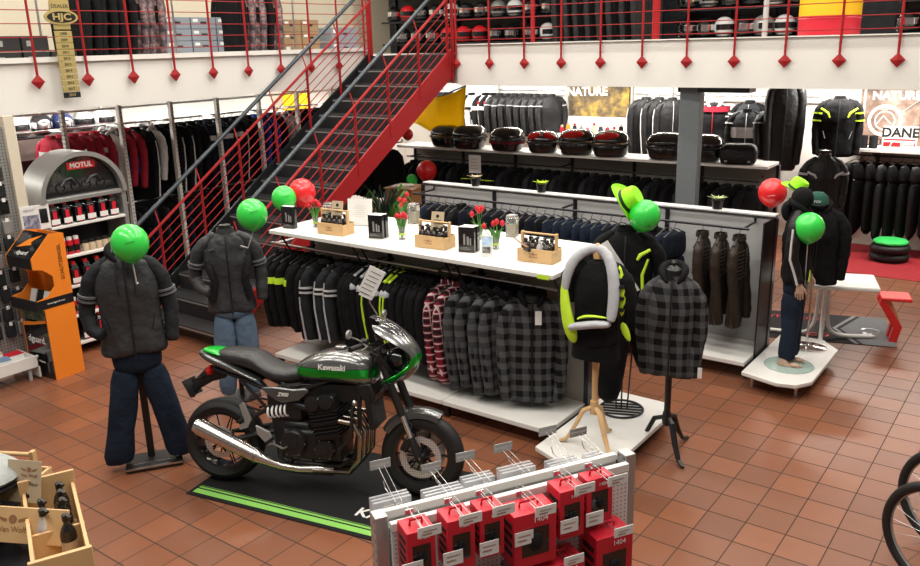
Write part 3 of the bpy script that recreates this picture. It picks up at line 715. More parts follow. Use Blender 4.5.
def boxset(loc, rz, label, n=1):
    for i in range(n):
        c, s = math.cos(rz), math.sin(rz); off = .053*i
        t = thing('black_carton', label[i], 'box', (loc[0]-s*off+.01*i, loc[1]+c*off, loc[2]), rz, 'black cartons on the front shelf')
        t.scale = (1.25, 1.1, 1.25)
        MB().box(-.055, .055, -.022, .022, 0, .165).build('carton', M_blackg, t, bevel=.001)
        MB().box(-.05, .05, -.02, .02, .165, .1665).build('lid', M_paper, t)
        m = MB(); m.box(-.02, -.006, -.0235, -.0222, .05, .12); m.box(.004, .018, -.0235, -.0222, .05, .105); m.box(.024, .034, -.0235, -.0222, .05, .095); m.box(-.045, .03, -.0235, -.0222, .02, .023); m.box(-.045, .01, -.0235, -.0222, .03, .032)
        m.build('print', M_silver, t); text('lettering', 'PACKSAFE', .014, M_paper, (-.01, -.0232, .143), (1, 0, 0), (0, 0, 1), t, .0004) if 0 else None
def put(proto, loc, rz, label, group, sc=1.): return place(proto, loc, rz, label, group, sc)
rr = R(-2)
CR = [((-5.32, 5.26, ZT), 'left', 'next to the red balloon'), ((-4.22, 5.31, ZT), 'middle', 'between the two black cartons'), ((-3.24, 5.36, ZT), 'right', 'near the neon vest')]
nb = 0
for (loc, w_, near) in CR:
    crate(loc, R(4), 'pale wooden carrying crate on the white shelf, %s' % near)
    k = 0
    for ix in range(4):
        for iy in range(2):
            if w_ == 'right' and ix == 2 and iy == 0: p, l, sc = bw, 'small white spray bottle in the right-hand crate', 1.35
            else: p, l, sc = bt, 'small dark spray bottle in the %s crate, %s row, %s from the left' % (w_, ['front', 'back'][iy], ORD[ix]), 1.45
            put(p, (loc[0]-.10+.063*ix, loc[1]-.035+.07*iy, ZT+.008), R(random.uniform(0, 360)), l, 'spray bottles in the wooden crates', sc*1.12)
    if w_ != 'right': tagcard((loc[0]+.03, loc[1]-.01, ZT+.145), R(12), 'kraft paper card standing between the bottles of the %s crate' % w_)
t = thing('wooden_brush', 'brown wooden brush lying across the right-hand crate', 'brush', (-3.34, 5.28, ZT+.125), R(-30))
MB().tube([(-.14, 0, .03), (-.05, 0, .012), (.08, 0, 0)], [.006, .009, .012], 8, flat=.5).build('handle', M_brownwood, t); MB().box(.03, .11, -.012, .012, -.03, -.005).build('bristles', M_black, t)
m = MB(); m.box(-.001, .0, -.04, .04, 0, .07)
tulips((-5.68, 5.36, ZT), 'glass vase of drooping red tulips left of the left-hand crate, before the red balloon', [(-.05, .19), (.0, .2), (.04, .21), (-.02, .23), (.02, .24)], .14, .028, 1)
tulips((-5.10, 5.95, ZT), 'red tulips standing behind the white paper card', [(-.06, .20), (.03, .26), (.04, .21), (0, .16)], .13, .03, 2)
tulips((-4.64, 5.38, ZT), 'glass vase of two red tulips left of the middle crate', [(-.035, .20), (-.01, .19), (.03, .22), (.04, .20)], .15, .03, 3)
tulips((-4.06, 5.72, ZT), 'glass vase of tall red tulips behind the right-hand black carton', [(-.06, .21), (.0, .27), (.04, .27), (.02, .25)], .11, .032, 4)
tulips((-3.74, 5.50, ZT), 'glass vase of wide red tulips behind the blue leaflet stand', [(-.12, .17), (-.03, .20), (.0, .22), (.05, .21)], .13, .03, 5)
boxset((-5.86, 5.20, ZT), R(10), ['small black carton at the left end of the white shelf'])
boxset((-4.86, 5.30, ZT), R(14), ['small black carton between the white card and the tulips, front one', 'small black carton behind the one by the white card', ], 2)
boxset((-3.88, 5.30, ZT), R(14), ['small black carton right of the middle crate, front one', 'small black carton right of the middle crate, rear one'], 2)
t = thing('paper_card', 'white printed card standing in an acrylic holder on the shelf, before the rear tulips', 'sign', (-5.36, 5.62, ZT), R(24))
o = MB().box(-.12, .12, -.001, .001, 0, .25).build('sheet', M_paper, t); o.rotation_euler.x = R(-8)
m = MB()
for k, w_ in enumerate((.1, .13, .08, .11, .12, .09)): m.box(-w_/2, w_/2, -.0022, -.0012, .18-k*.02, .183-k*.02)
m.build('print', M_steel, o); MB().box(-.10, .10, -.03, .04, 0, .004).build('foot', M_glass, t)
t = thing('leaflet_stand', 'leaflet with blue sky picture standing left of the right-hand crate', 'leaflet', (-3.65, 5.24, ZT), R(20))
o = MB().box(-.045, .045, -.004, .004, 0, .17).build('board', M_paper, t); o.rotation_euler.x = R(-6)
m = MB(); m.box(-.04, .04, -.0055, -.0042, .09, .16); m.build('picture', poster_mat('leaflet_sky', (.1, .3, .7), (.5, .7, .9), (.8, .85, .9), 25), o)
m = MB(); m.box(-.035, .03, -.0055, -.0042, .03, .08); m.build('photo', poster_mat('leaflet_gear', (.01, .01, .01), (.1, .1, .1), (.6, .6, .6), 60), o)
tj = {}
for i, (x, y, z_, l) in enumerate(((-5.721, 5.586, ZT, 'left'), (-4.974, 5.950, ZT, 'middle'), (-3.872, 5.950, ZT, 'right'))):
    t = thing('glass_jar', 'square glass jar with silver lid behind the %s crate' % l, 'jar', (x, y, z_), R(10), 'glass jars behind the crates')
    MB().box(-.045, .045, -.045, .045, 0, .17).build('jar', M_glass, t, bevel=.006)
    MB().box(-.04, .04, -.04, .04, .172, .19).build('lid', M_steel, t, bevel=.004)
    MB().box(-.03, .03, -.03, .03, .008, .11).build('contents', M_card, t)
o = MB().cbox((0, 0, 0), (.10, .004, .03)).build('edge_sticker', M_hiviz, G1[0]); o.location = (1.44, -.262, 1.345)

# ---------------------------------------------------------------- balloons
def balloon(c, r, m_, label, string=None, print_=None, tilt=(0, 0, 0), knot=None):
    t = thing('balloon', label, 'balloon', c)
    mb = MB(); n = 18; rings = []
    prof = [(.0, 1.0), (.25, .975), (.5, .87), (.75, .66), (.93, .36), (1.0, 0), (.95, -.33), (.82, -.62), (.6, -.86), (.38, -1.02), (.18, -1.12), (.05, -1.16), (.07, -1.21)]
    mb.lathe([(max(.004, a)*r, b*r) for a, b in prof], n=28)
    o = mb.build('skin', m_, t); o.rotation_euler = tilt
    MB().torus((0, 0, -1.17*r), .07*r, .03*r, 'z', 10, 6).build('knot', m_, o)
    if string:
        s = MB().tube([(0, 0, -1.1*r), (string[0]*.5, string[1]*.5, -1.1*r+string[2]*.55), string], .0045, 6); s.build('stick', M_whitefab, t)
    if print_:
        p = MB(); d = Vector(print_[:3]).normalized(); right = Vector((0, 0, 1)).cross(d).normalized(); up = d.cross(right)
        for k in range(5):
            q = (d+right*(k-2)*.11+up*.02*(k-2)).normalized()*r*1.004
            p.sph(q, .022*r*1.6, (1, 1, .6), 8, 6)
        p.build('print', M_paper if m_ is M_redb else M_ink, o)
    return t
balloon((-5.075, 3.08, 1.76), .125, M_green, 'green balloon over the hooded grey leather jacket at the left', (-.05, .05, -.3), (.8, -.5, .2))
balloon((-5.343, 4.35, 1.705), .125, M_green, 'green balloon on a white stick over the second grey leather jacket', (-.16, -.02, -.28), (.8, -.5, .3))
balloon((-6.16, 5.42, 1.593), .12, M_green, 'green balloon behind the black carton at the left end of the shelf', (.24, -.2, -.222), (.8, -.5, .3))
balloon((-6.117, 5.62, 1.624), .135, M_redb, 'red balloon behind the tulips at the left end of the shelf', None, (.8, -.5, .5))
balloon((-7.98, 9.9, 1.14), .155, M_redb, 'red balloon at the left end of the middle shelving, above the small green one', None, (.9, -.5, .2))
balloon((-8.2, 9.8, .99), .09, M_green, 'small green balloon next to the wooden cabinet below a red balloon', None, (.9, -.5, .2))
balloon((-8.33, 9.9, 1.67), .085, M_redb, 'red balloon half hidden by the red stair beam, left of the motorcycle cases')
balloon((-2.50, 5.62, 1.75), .115, M_green, 'green balloon against the lime felt hat on the neon jacket mannequin', None, (.8, -.5, -.3), (0, R(20), 0))
balloon((-2.27, 7.95, 1.58), .13, M_redb, 'red balloon behind the hood of the barefoot mannequin', None, (.2, -.9, -.1))
balloon((-1.74, 7.22, 1.44), .125, M_green, 'green balloon on a stick in front of the barefoot mannequin', (-.02, .12, -.55))

# ---------------------------------------------------------------- dressed stands
def jeans_pair(parent, m_, z1, spread, zb, w=.17, fx=0., foot=None, d=.10, front=0., flare=1.):
    p = MB(); p.loft([ell(0, 0, w*.95, d*.95, z1), ell(0, 0, w, d, z1-.08), ell(0, 0, w*1.0, d*1.0, z1-.18), ell(0, 0, w*.85, d*.9, z1-.25)])
    a = p.build('seat', m_, parent, subdiv=1)
    for s in (-1, 1):
        H_ = z1-.24-zb
        q = MB(); q.loft([ell(s*w*.5, 0, w*.56, d*1.02, z1-.16), ell(s*(w*.5+spread*.25), 0, w*.60, d*.9, z1-.24-H_*.25), ell(s*(w*.5+spread*.55), -.01, w*.56, d*.75, z1-.24-H_*.5), ell(s*(w*.5+spread*.8), 0, w*.44*(1+flare)/2, d*.8, z1-.24-H_*.75), ell(s*(w*.5+spread), .0, w*.50*flare, d*.9, zb)])
        o_ = q.build('leg', m_, parent, subdiv=1); wrinkle(o_, .10, .016, 1)
def belt(parent, z, w, d): MB().loft([ell(0, 0, w, d, z), ell(0, 0, w, d, z+.035)], cap=False).build('belt', M_black, parent)
# left one
def fig(name, label, loc, rz, cat='mannequin'): return thing(name, label, cat, loc, rz)
def dress(t, z, **k):
    j = jacket('worn_jacket', 'x', 'x', hang=False, **k)
    del j['label']; del j['category']
    j.parent = t; j.location = (0, 0, z); return j
def flatten(t, j):
    # parts of the jacket become parts of the stand
    for c in [c for c in bpy.data.objects if c.parent == j]:
        for mm in c.modifiers:
            if mm.type == 'SUBSURF': mm.levels = mm.render_levels = 2
            if mm.type == 'DISPLACE': mm.strength *= .9
        c.parent = t; c.matrix_parent_inverse = Matrix.Translation(j.location)
    bpy.data.objects.remove(j)
W1 = fig('dressed_mannequin', 'headless mannequin in hooded grey jacket and flared dark jeans, at the left', (-5.30, 3.15, 0), R(56))
slp = [[(s*.17, 0, -.16), (s*.23, .0, -.26), (s*.255, .01, -.38), (s*.275, .0, -.50), (s*.265, -.03, -.63), (s*.26, -.05, -.75)] for s in (-1, 1)]
slp[0] = [(-.17, 0, -.16), (-.235, 0, -.25), (-.27, .02, -.37), (-.29, .02, -.50), (-.26, -.05, -.60), (-.19, -.10, -.63)]
j = dress(W1, 1.72, body=M_greyfab, sleeve=M_fab2, L=.76, sh=.225, d=.115, sl=slp, waist=.88, zipm=M_black, hood=M_fab, extras=((M_stripe, .40, .46, 'ring'), (M_stripe, .52, .58, 'ring'), (M_black, -.5, -.62, 'pocket')), seed=31)
flatten(W1, j)
MB().loft([ell(0, .03, .075, .05, 1.60), ell(0, .02, .09, .06, 1.65), ell(0, .04, .07, .045, 1.70)]).build('hood_lining', M_greyfelt, W1)
for s in (-1, 1): MB().tube([(s*.05, -.09, 1.60), (s*.06, -.14, 1.5), (s*.055, -.145, 1.38)], .005, 5).build('drawstring', M_black, W1)
jeans_pair(W1, M_denim, 1.0, .14, .03, .175, d=.09, flare=1.5)
m = MB(); m.cbox((0, .1, .5), (.05, .05, 1.0)); m.build('pole', M_black, W1)
m = MB(); m.cbox((.02, .03, .02), (.40, .26, .03)); m.build('base_plate', M_black, W1, bevel=.003)
m = MB(); m.cbox((.02, -.10, .032), (.40, .012, .012)); m.cbox((.02, -.04, .038), (.30, .008, .01)); m.build('base_trim', M_steel, W1)
W2 = fig('dressed_mannequin', 'headless mannequin in grey leather jacket and faded blue jeans behind the motorcycle', (-5.70, 4.34, 0), R(50))
slp2 = [[(-.17, 0, -.15), (-.235, .0, -.23), (-.27, .03, -.36), (-.285, .03, -.47), (-.23, -.06, -.55), (-.16, -.11, -.57)], [(.17, 0, -.15), (.225, 0, -.24), (.25, .01, -.36), (.265, .0, -.48), (.255, -.03, -.6), (.25, -.04, -.69)]]
j = dress(W2, 1.60, body=M_greyfab, sleeve=M_greyfab, L=.72, sh=.20, d=.11, sl=slp2, waist=.78, zipm=M_black, extras=((M_stripe, .4, .46, 'ring'), (M_stripe, .52, .57, 'ring'), (M_black, -.42, -.55, 'pocket')), seed=32)
flatten(W2, j)
for s in (-1, 1): MB().tube([(s*.17, -.02, 1.42), (s*.16, -.09, 1.25), (s*.125, -.10, 1.12), (s*.16, -.09, .95)], [.03, .035, .03, .035], 8, flat=.5).build('side_panel', M_leather, W2)
for s in (-1, 1): MB().tube([(s*.10, -.115, 1.40), (s*.14, -.11, 1.39)], .012, 6).build('chest_pocket', M_black, W2)
MB().loft([ell(0, 0, .055, .05, 1.50), ell(0, 0, .05, .045, 1.58)]).build('neck', M_black, W2)
jeans_pair(W2, M_denimb, 1.0, .03, .04, .165, d=.10)
m = MB(); m.cyl((0, .05, 0), (0, .05, .9), .02); m.lathe([(.16, 0), (.16, .015), (.05, .025)], (0, .05, 0)); m.build('stand', M_black, W2)
# vest on a wooden tripod bust
V = fig('vest_stand', 'wooden tripod stand wearing a black shirt under a neon and silver airbag vest', (-2.57, 5.02, .15), R(8), 'mannequin')
body_mb(.62, .17, .11, .9, seed=33).build('bust', M_fab, V, subdiv=1).location = (0, 0, 1.46)
for s in (-1, 1): o = sleeve_mb([(s*.15, 0, 1.32), (s*.20, 0, 1.24), (s*.215, 0, 1.15), (s*.21, -.01, 1.07)], .07, .06).build('shirt_sleeve', M_fab, V)
MB().cyl((0, 0, .30), (0, 0, .82), .020, .024).build('pole', M_wood, V)
MB().lathe([(.028, 1.40), (.032, 1.43), (.028, 1.455), (.012, 1.465), (.022, 1.485), (.012, 1.505)]).build('neck_knob', M_wood, V)
m = MB(); m.cyl((0, 0, .24), (0, 0, .34), .032, .03); m.build('hub', M_wood, V)
for a in (200, 320, 80):
    c, s = math.cos(R(a)), math.sin(R(a))
    MB().tube([(c*.02, s*.02, .29), (c*.08, s*.08, .26), (c*.14, s*.14, .13), (c*.20, s*.20, .03), (c*.25, s*.25, .012)], [.02, .024, .022, .018, .014], 8, flat=.7).build('leg', M_wood, V)
# airbag collar: a fat tube round the neck and down both sides, neon behind, silver in front
def bag(pts, r, mm, nm, fl=.7): MB().tube(pts, r, 12, flat=fl).build(nm, mm, V, subdiv=1)
bag([(-.20, -.10, 1.13), (-.195, -.09, 1.28), (-.15, -.05, 1.41), (-.05, .0, 1.475), (.05, .0, 1.47), (.12, -.05, 1.38), (.155, -.09, 1.25), (.16, -.12, 1.10), (.15, -.15, .99)], [.022, .038, .042, .040, .040, .042, .042, .040, .036], M_refl, 'airbag_tube', .75)
bag([(-.115, -.12, .80), (-.135, -.13, .88), (-.165, -.13, .98), (-.195, -.11, 1.10), (-.21, -.09, 1.24), (-.20, -.07, 1.33)], [.022, .052, .046, .038, .022, .006], M_hiviz, 'neon_side', .6)
bag([(.165, -.15, .985), (.06, -.17, .985), (-.06, -.17, .955), (-.155, -.155, .925)], [.032, .036, .036, .034], M_refl, 'front_band', .8)
bag([(.14, -.15, 1.03), (.04, -.155, 1.035), (-.05, -.155, 1.02), (-.09, -.15, .99)], [.008, .016, .018, .012], M_hiviz, 'neon_edge', .6)
bag([(.165, -.03, 1.38), (.195, -.05, 1.25), (.205, -.06, 1.12), (.20, -.06, 1.02)], [.014, .026, .030, .012], M_hiviz, 'neon_side', .8)
bag([(.20, -.04, .98), (.225, -.04, .91), (.26, -.04, .84)], [.018, .035, .010], M_hiviz, 'neon_flap', .6)
for z in (1.08, 1.16, 1.24): MB().cbox((.205, -.085, z), (.03, .03, .022)).build('buckle', M_black, V)
MB().loft([ell(0, 0, .165, .10, .82), ell(0, 0, .175, .115, .68)]).build('shirt_hem', M_fab, V)
# the tall one with lime hat
Hm = fig('dressed_mannequin', 'headless mannequin in black jacket with neon chest seams, tight against the vest stand', (-2.66, 5.66, .15), R(22))
slh = [[(s*.17, 0, -.15), (s*.235, .0, -.25), (s*.265, .01, -.38), (s*.28, .0, -.50), (s*.25, -.03, -.62), (s*.22, -.05, -.74)] for s in (-1, 1)]
j = dress(Hm, 1.54, body=M_fab, sleeve=M_fab, L=.78, sh=.20, d=.12, sl=slh, waist=.8, zipm=M_black, extras=((M_hiviz, -.20, -.27, 'chest'),), seed=34)
flatten(Hm, j)
for s in (-1, 1): MB().tube([(s*.17, -.14, 1.28), (s*.13, -.145, 1.16), (s*.14, -.14, 1.0), (s*.10, -.14, .9)], [.008, .012, .012, .006], 6).build('neon_seam', M_hiviz, Hm)
p = MB(); p.loft([ell(0, 0, .15, .10, .95), ell(0, 0, .16, .11, .84), ell(0, 0, .155, .10, .70)]); p.build('seat', M_fab, Hm, subdiv=1)
MB().tube([(-.03, 0, .85), (-.05, -.06, .62), (-.075, -.14, .36), (-.10, -.22, .13)], [.11, .11, .10, .09], 14).build('leg', M_fab, Hm, subdiv=1)
MB().tube([(.09, 0, .85), (.13, .02, .62), (.17, .04, .45), (.20, .05, .33)], [.11, .10, .09, .085], 14).build('leg', M_fab, Hm, subdiv=1)
MB().torus((.0, 0, .008), .17, .009, 'z', 36, 8).build('base_ring', M_dark, Hm)
m = MB()
for y in (-.1, -.05, 0, .05, .1):
    w_ = math.sqrt(.0289-y*y); m.cyl((-w_, y, .008), (w_, y, .008), .007, n=6)
m.build('base_bars', M_dark, Hm)
for x in (-.04, .0, .045): MB().cyl((x, 0, .01), (x*1.6, 0, .55), .0065, n=6).build('leg_rod', M_dark, Hm)
def hat(label, loc, rot, sc=1.):
    t = thing('felt_hat', label, 'hat', loc); t.rotation_euler = rot; t.scale = (sc,)*3
    m = MB(); m.lathe([(.0, .105), (.045, .112), (.075, .108), (.088, .09), (.094, .04), (.098, 0), (.098, -.002), (.0, -.002)], sc=(1.08, .92)); m.build('crown', M_lime, t)
    rings = []
    for r_, dz in ((.096, 0), (.125, -.004), (.152, -.002), (.165, .004)):
        rings.append([(math.cos(a)*r_*1.1, math.sin(a)*r_*.92, dz+.035*(r_-.096)/.07*math.cos(2*a+PI)*-.6) for a in [2*PI*k/28 for k in range(28)]])
    q = rings+[[(x, y, z-.004) for x, y, z in r2] for r2 in reversed(rings)]
    MB().loft(q, loop=True).build('brim', M_lime, t)
    MB().lathe([(.0985, .002), (.0975, .026)], sc=(1.08, .92)).build('band', M_ink, t)
    text('lettering', 'SCOTT', .018, M_paper, (0, -.0925, .014), (1, 0, 0), (0, 0, 1), t, .0004) if 0 else None
    return t
hat('lime felt hat with black band on top of the neon jacket mannequin', (-2.66, 5.62, 1.84), Vector((.80, .12, .48)).to_track_quat('Z', 'Y').to_euler(), 1.02)
hat('lime felt hat tilted over the hood of the barefoot mannequin', (-1.975, 7.62, 1.68), Vector((.5, .07, .9)).to_track_quat('Z', 'Y').to_euler(), .9)
t = thing('info_sheet', 'white printed sheet with dark pictures hanging between the vest and the neon jacket', 'sign', (-2.49, 5.14, 1.45), R(28))
o = MB().box(-.065, .065, -.002, .002, -.21, .21).build('sheet', M_paper, t); o.rotation_euler = (0, R(-33), 0)
m = MB()
for z in (.11, -.03, -.12): m.box(-.035, .03, -.0032, -.0021, z-.03, z+.03)
m.build('pictures', M_fab2, o)
# plaid on a black tripod
K = fig('jacket_stand', 'black wooden tripod stand in a hooded grey plaid jacket right of the neon mannequin', (-2.20, 5.47, 0), R(18), 'mannequin')
slk = [[(s*.13, 0, -.16), (s*.18, .0, -.25), (s*.20, .0, -.38), (s*.20, -.01, -.52), (s*.18, -.03, -.66), (s*.17, -.04, -.84)] for s in (-1, 1)]
j = dress(K, 1.46, body=M_plgrey, sleeve=M_plgrey, L=.78, sh=.185, d=.105, sl=slk, zipm=M_black, hood=M_fab, seed=35)
flatten(K, j)
MB().lathe([(.05, 1.35), (.055, 1.42), (.035, 1.44), (.012, 1.45), (.02, 1.47), (.008, 1.485)]).build('neck_knob', M_black, K)
MB().cyl((0, 0, .24), (0, 0, .8), .024).build('pole', M_black, K)
MB().lathe([(.03, .22), (.038, .26), (.03, .32)]).build('hub', M_black, K)
for a in (-60, 60, 180):
    c, s = math.cos(R(a)), math.sin(R(a))
    MB().tube([(c*.02, s*.02, .28), (c*.09, s*.09, .26), (c*.15, s*.15, .13), (c*.22, s*.22, .03), (c*.29, s*.29, .014)], [.02, .026, .024, .018, .014], 8, flat=.7).build('leg', M_black, K)
m = MB().cbox((.22, -.12, .70), (.03, .004, .08)).build('price_tag', M_paper, K)

# ---------------------------------------------------------------- the barefoot mannequin
B = fig('barefoot_mannequin', 'child-sized mannequin in black hooded jacket and dark jeans, barefoot on a glass disc', (-1.85, 7.36, .15), R(92))
slb = [[(-.13, 0, -.15), (-.18, 0, -.22), (-.20, .0, -.35), (-.205, .0, -.48), (-.19, -.04, -.60), (-.18, -.07, -.70)], [(.13, 0, -.15), (.18, 0, -.22), (.20, .0, -.35), (.205, .0, -.48), (.19, -.04, -.60), (.18, -.07, -.70)]]
j = dress(B, 1.50, body=M_fab, sleeve=M_leather, L=.66, sh=.145, d=.115, sl=slb, zipm=M_black, hood=M_fab, extras=((M_whitefab, 0, 0, 'long'),), seed=36)
flatten(B, j)
m = MB(); m.sph((0, .0, 1.50), .085, (1, 1.1, 1.2)); m.build('head', M_fab, B)
jeans_pair(B, M_denim, .88, .0, .04, .12, d=.095)
for s in (-1, 1):
    # bare foot with toes
    f_ = MB(); f_.loft([ell(s*.075, .03, .030, .03, .075), ell(s*.075, .02, .032, .045, .04), ell(s*.075, 0, .034, .075, .012), ell(s*.075, 0, .030, .07, .008)])
    f_.sph((s*.075, -.07, .024), .03, (1, 1.6, .7))
    for k in range(5): f_.sph((s*(.052+.0115*k) if s > 0 else s*(.052+.0115*k), -.125+.006*k, .014), .0095-.0008*k, (1, 1.5, .9), 8, 6)
    f_.build('foot', M_skin, B)
def hand(parent, base, s, m_=None, k=1.):
    h = MB(Matrix.Translation(base)); 
    h.loft([ell(0, 0, .018*k, .022*k, .01*k), ell(0, -.002, .016*k, .03*k, -.03*k), ell(0, -.004, .014*k, .036*k, -.065*k), ell(0, -.004, .010*k, .034*k, -.078*k)])
    for q in range(4):
        y = (-.028+.019*q)*k; L_ = (.055, .064, .060, .045)[q]*k
        h.tube([(0, y, -.07*k), (s*-.004*k, y-.002, -.07*k-L_*.5), (s*-.016*k, y-.002, -.07*k-L_)], [.0085*k, .008*k, .006*k], 7)
    h.tube([(0, -.022*k, -.015*k), (s*-.006*k, -.044*k, -.04*k), (s*-.012*k, -.052*k, -.07*k)], [.011*k, .0095*k, .007*k], 7)
    h.build('hand', m_ or M_skin, parent)
hand(B, (.18, -.08, .79), 1); hand(B, (-.18, -.08, .79), -1)
t = thing('glass_disc', 'round greenish glass disc under the feet of the barefoot mannequin', 'disc', (-1.83, 7.32, .151))
MB().lathe([(.21, 0), (.213, .003), (.21, .006)], n=40).build('disc', mat('green_glass', (.42, .55, .50), .1, alpha=.75), t)
m = MB(); m.cbox((0, 0, 0), (.035, .006, .09)); 
for i, (dx, mm, zz) in enumerate(((0, M_hiviz, .86), (.035, M_silver, .83))):
    o = MB().cbox((-.10+dx, -.135, zz-.0), (.03, .006, .10), (0, R(12), 0)).build('swing_tag', mm, B)
# chrome stand with black hoodie and green cap behind
Hd = fig('hoodie_stand', 'black hooded jacket on a chrome stand, right behind the barefoot mannequin', (-1.82, 7.86, .15), R(15), 'mannequin')
slq = [[(s*.16, 0, -.15), (s*.215, .0, -.24), (s*.235, .0, -.36), (s*.235, .0, -.5), (s*.225, -.01, -.62), (s*.22, -.02, -.74)] for s in (-1, 1)]
j = dress(Hd, 1.42, body=M_fab, sleeve=M_fab, L=.72, sh=.20, d=.12, sl=slq, zipm=M_black, hood=M_fab, seed=37)
flatten(Hd, j)
MB().lathe([(.15, 0), (.15, .012), (.13, .022), (.03, .03), (.014, .035)], n=36, sc=(1.2, .9)).build('base', M_chrome, Hd)
MB().cyl((0, 0, .02), (0, 0, 1.2), .012).build('pole', M_chrome, Hd)
t = thing('knit_cap', 'dark green cap with white lettering on the chrome stand', 'cap', (-1.84, 7.84, 1.55), R(15))
MB().lathe([(.0, .085), (.05, .08), (.085, .05), (.095, 0), (.098, -.02), (.09, -.02)], n=24).build('crown', mat('dark_green_cloth', (.01, .07, .05), .9), t)
MB().prism([(-.07, -.07), (-.06, -.14), (0, -.165), (.06, -.14), (.07, -.07)], -.018, -.012, 'xy').build('peak', M_black, t)
text('lettering', 'FOX', .03, M_paper, (.0, -.099, .012), (1, 0, 0), (0, 0, 1), t)
# far black torso
t = fig('display_torso', 'black display torso with silver sleeve badges before the back wall, right of the rear shelf', (-2.45, 10.6, 0), R(25))
slz = [[(s*.16, 0, -.15), (s*.215, .0, -.24), (s*.235, .0, -.36), (s*.235, .0, -.5), (s*.225, -.01, -.6), (s*.22, -.02, -.68)] for s in (-1, 1)]
j = dress(t, 1.66, body=M_leather, sleeve=M_leather, L=.70, sh=.22, d=.12, sl=slz, zipm=M_black, extras=((M_refl, .1, .2, 'ring'), (M_refl, -.25, -.32, 'chest')), seed=38)
flatten(t, j)
MB().lathe([(.06, 1.56), (.055, 1.62), (.075, 1.66), (.0, 1.67)], n=20).build('neck', M_blackg, t)
jeans_pair(t, M_fab, .98, .05, .03, .17, d=.1)
MB().lathe([(.17, 0), (.17, .02), (.03, .03)]).build('base', M_dark, t)
# plants on the middle wall
for i, (x, l, mm) in enumerate(((-5.55, 'left', M_card), (-4.67, 'middle', M_hiviz), (-2.72, 'right', mat('pale_succulent', (.45, .55, .25), .7)))):
    t = thing('potted_plant', 'small plant in a black pot on the grey panel wall, %s of three' % l, 'plant', (x, 7.77, 1.41), 0, 'small plants on the grey panel wall')
    MB().lathe([(.045, 0), (.06, .09), (.055, .09), (.05, .08)], n=16).build('pot', M_black, t)
    m = MB()
    for k in range(14):
        a = k*2.4; c, s = math.cos(a), math.sin(a); q = .03+.004*k
        m.tube([(0, 0, .075), (c*q*.6, s*q*.6, .11), (c*q*1.3, s*q*1.3, .115+.003*(k % 5))], [.008, .010, .002], 5, flat=.4)
    m.build('leaves', mm, t)
# ---------------------------------------------------------------- the motorcycle (x forward, z up, its right side is -y)
MG = (.20, .205, .205)
M_tank = stripes('tank_paint', MG, (.0, .42, .03), .828, .888, .02, .85, .22, .75, (.02, .10, .02))
M_cowl = stripes('cowl_paint', MG, (.0, .42, .03), .81, .875, .85, 1.30, .22, .75)
M_tail = mat('tail_paint', (.13, .135, .135), .25, metal=.75, coat=.6)
M_tgreen = mat('tail_green', (.0, .42, .03), .25, coat=.6)
M_seat = mat('black_vinyl', (.018, .018, .019), .42, noise=.2, bump=.25, bscale=60)
M_engine = mat('black_engine', (.016, .016, .017), .38, metal=.3, noise=.3, nscale=30)
M_exh = mat('brushed_exhaust', (.62, .60, .57), .25, metal=1., noise=.08, nscale=20)
M_hdr = mat('header_pipe', (.34, .30, .26), .25, metal=1., noise=.3, nscale=6)
M_disc = dots('brake_disc_steel', (.62, .62, .63), (.02, .02, .02), (0, 2), .016, .20, .3, .6)
bk = thing('motorcycle', 'grey and green cafe racer motorcycle standing on the black and green mat', 'motorcycle', (-4.651, 3.321, .012), math.atan2(.62, 1.37))
bk.rotation_euler.x = R(-8)
def wheel(name, x, Rr, w, rd, nsp, discs):
    t = empty(name, (x, 0, Rr), 0, bk); n = 48
    k = w/2
    pr = [(Rr-.095, -k*.75), (Rr-.05, -k*1.0), (Rr-.022, -k*.86), (Rr-.006, -k*.5), (Rr, 0), (Rr-.006, k*.5), (Rr-.022, k*.86), (Rr-.05, k*1.0), (Rr-.095, k*.75), (Rr-.088, 0)]
    rings = [[(math.cos(2*PI*i/n)*r, y, math.sin(2*PI*i/n)*r) for i in range(n)] for r, y in pr]
    MB().loft(rings, loop=True).build('tyre', M_rubber, t)
    q = Rr-.088; pr = [(q-.022, -k*.72), (q+.004, -k*.78), (q+.006, -k*.6), (q-.012, -k*.4), (q-.014, k*.4), (q+.006, k*.6), (q+.004, k*.78), (q-.022, k*.72), (q-.03, 0)]
    rings = [[(math.cos(2*PI*i/n)*r, y, math.sin(2*PI*i/n)*r) for i in range(n)] for r, y in pr]
    MB().loft(rings, loop=True).build('rim', M_blackg, t)
    MB().torus((0, -k*.80, 0), q+.004, .0022, 'y', 48, 5).build('rim_line', M_dark, t)
    for i in range(nsp):
        a = 2*PI*i/nsp
        for dy, da in ((-.03, .10), (.03, -.10)):
            MB().tube([(math.cos(a+da)*.04, dy, math.sin(a+da)*.04), (math.cos(a)*(q-.015), dy*.4, math.sin(a)*(q-.015))], .0055, 6).build('spoke', M_blackg, t) if dy < 0 or i % 2 == 0 else None
    MB().lathe([(.022, -.08), (.045, -.05), (.05, 0), (.045, .05), (.022, .08)], axis='y').build('hub', M_engine, t)
    for y in discs:
        pr = [(rd*.68, y-.0025), (rd, y-.0025), (rd, y+.0025), (rd*.68, y+.0025)]
        rings = [[(math.cos(2*PI*i/40)*r, yy, math.sin(2*PI*i/40)*r) for i in range(40)] for r, yy in pr]
        d = MB().loft(rings, loop=True).build('brake_disc', M_disc, t)
        m = MB()
        for i in range(5):
            a = 2*PI*i/5; m.tube([(math.cos(a)*.035, y, math.sin(a)*.035), (math.cos(a+.25)*rd*.72, y, math.sin(a+.25)*rd*.72)], .007, 6)
        m.build('disc_carrier', M_engine, d)
    return t
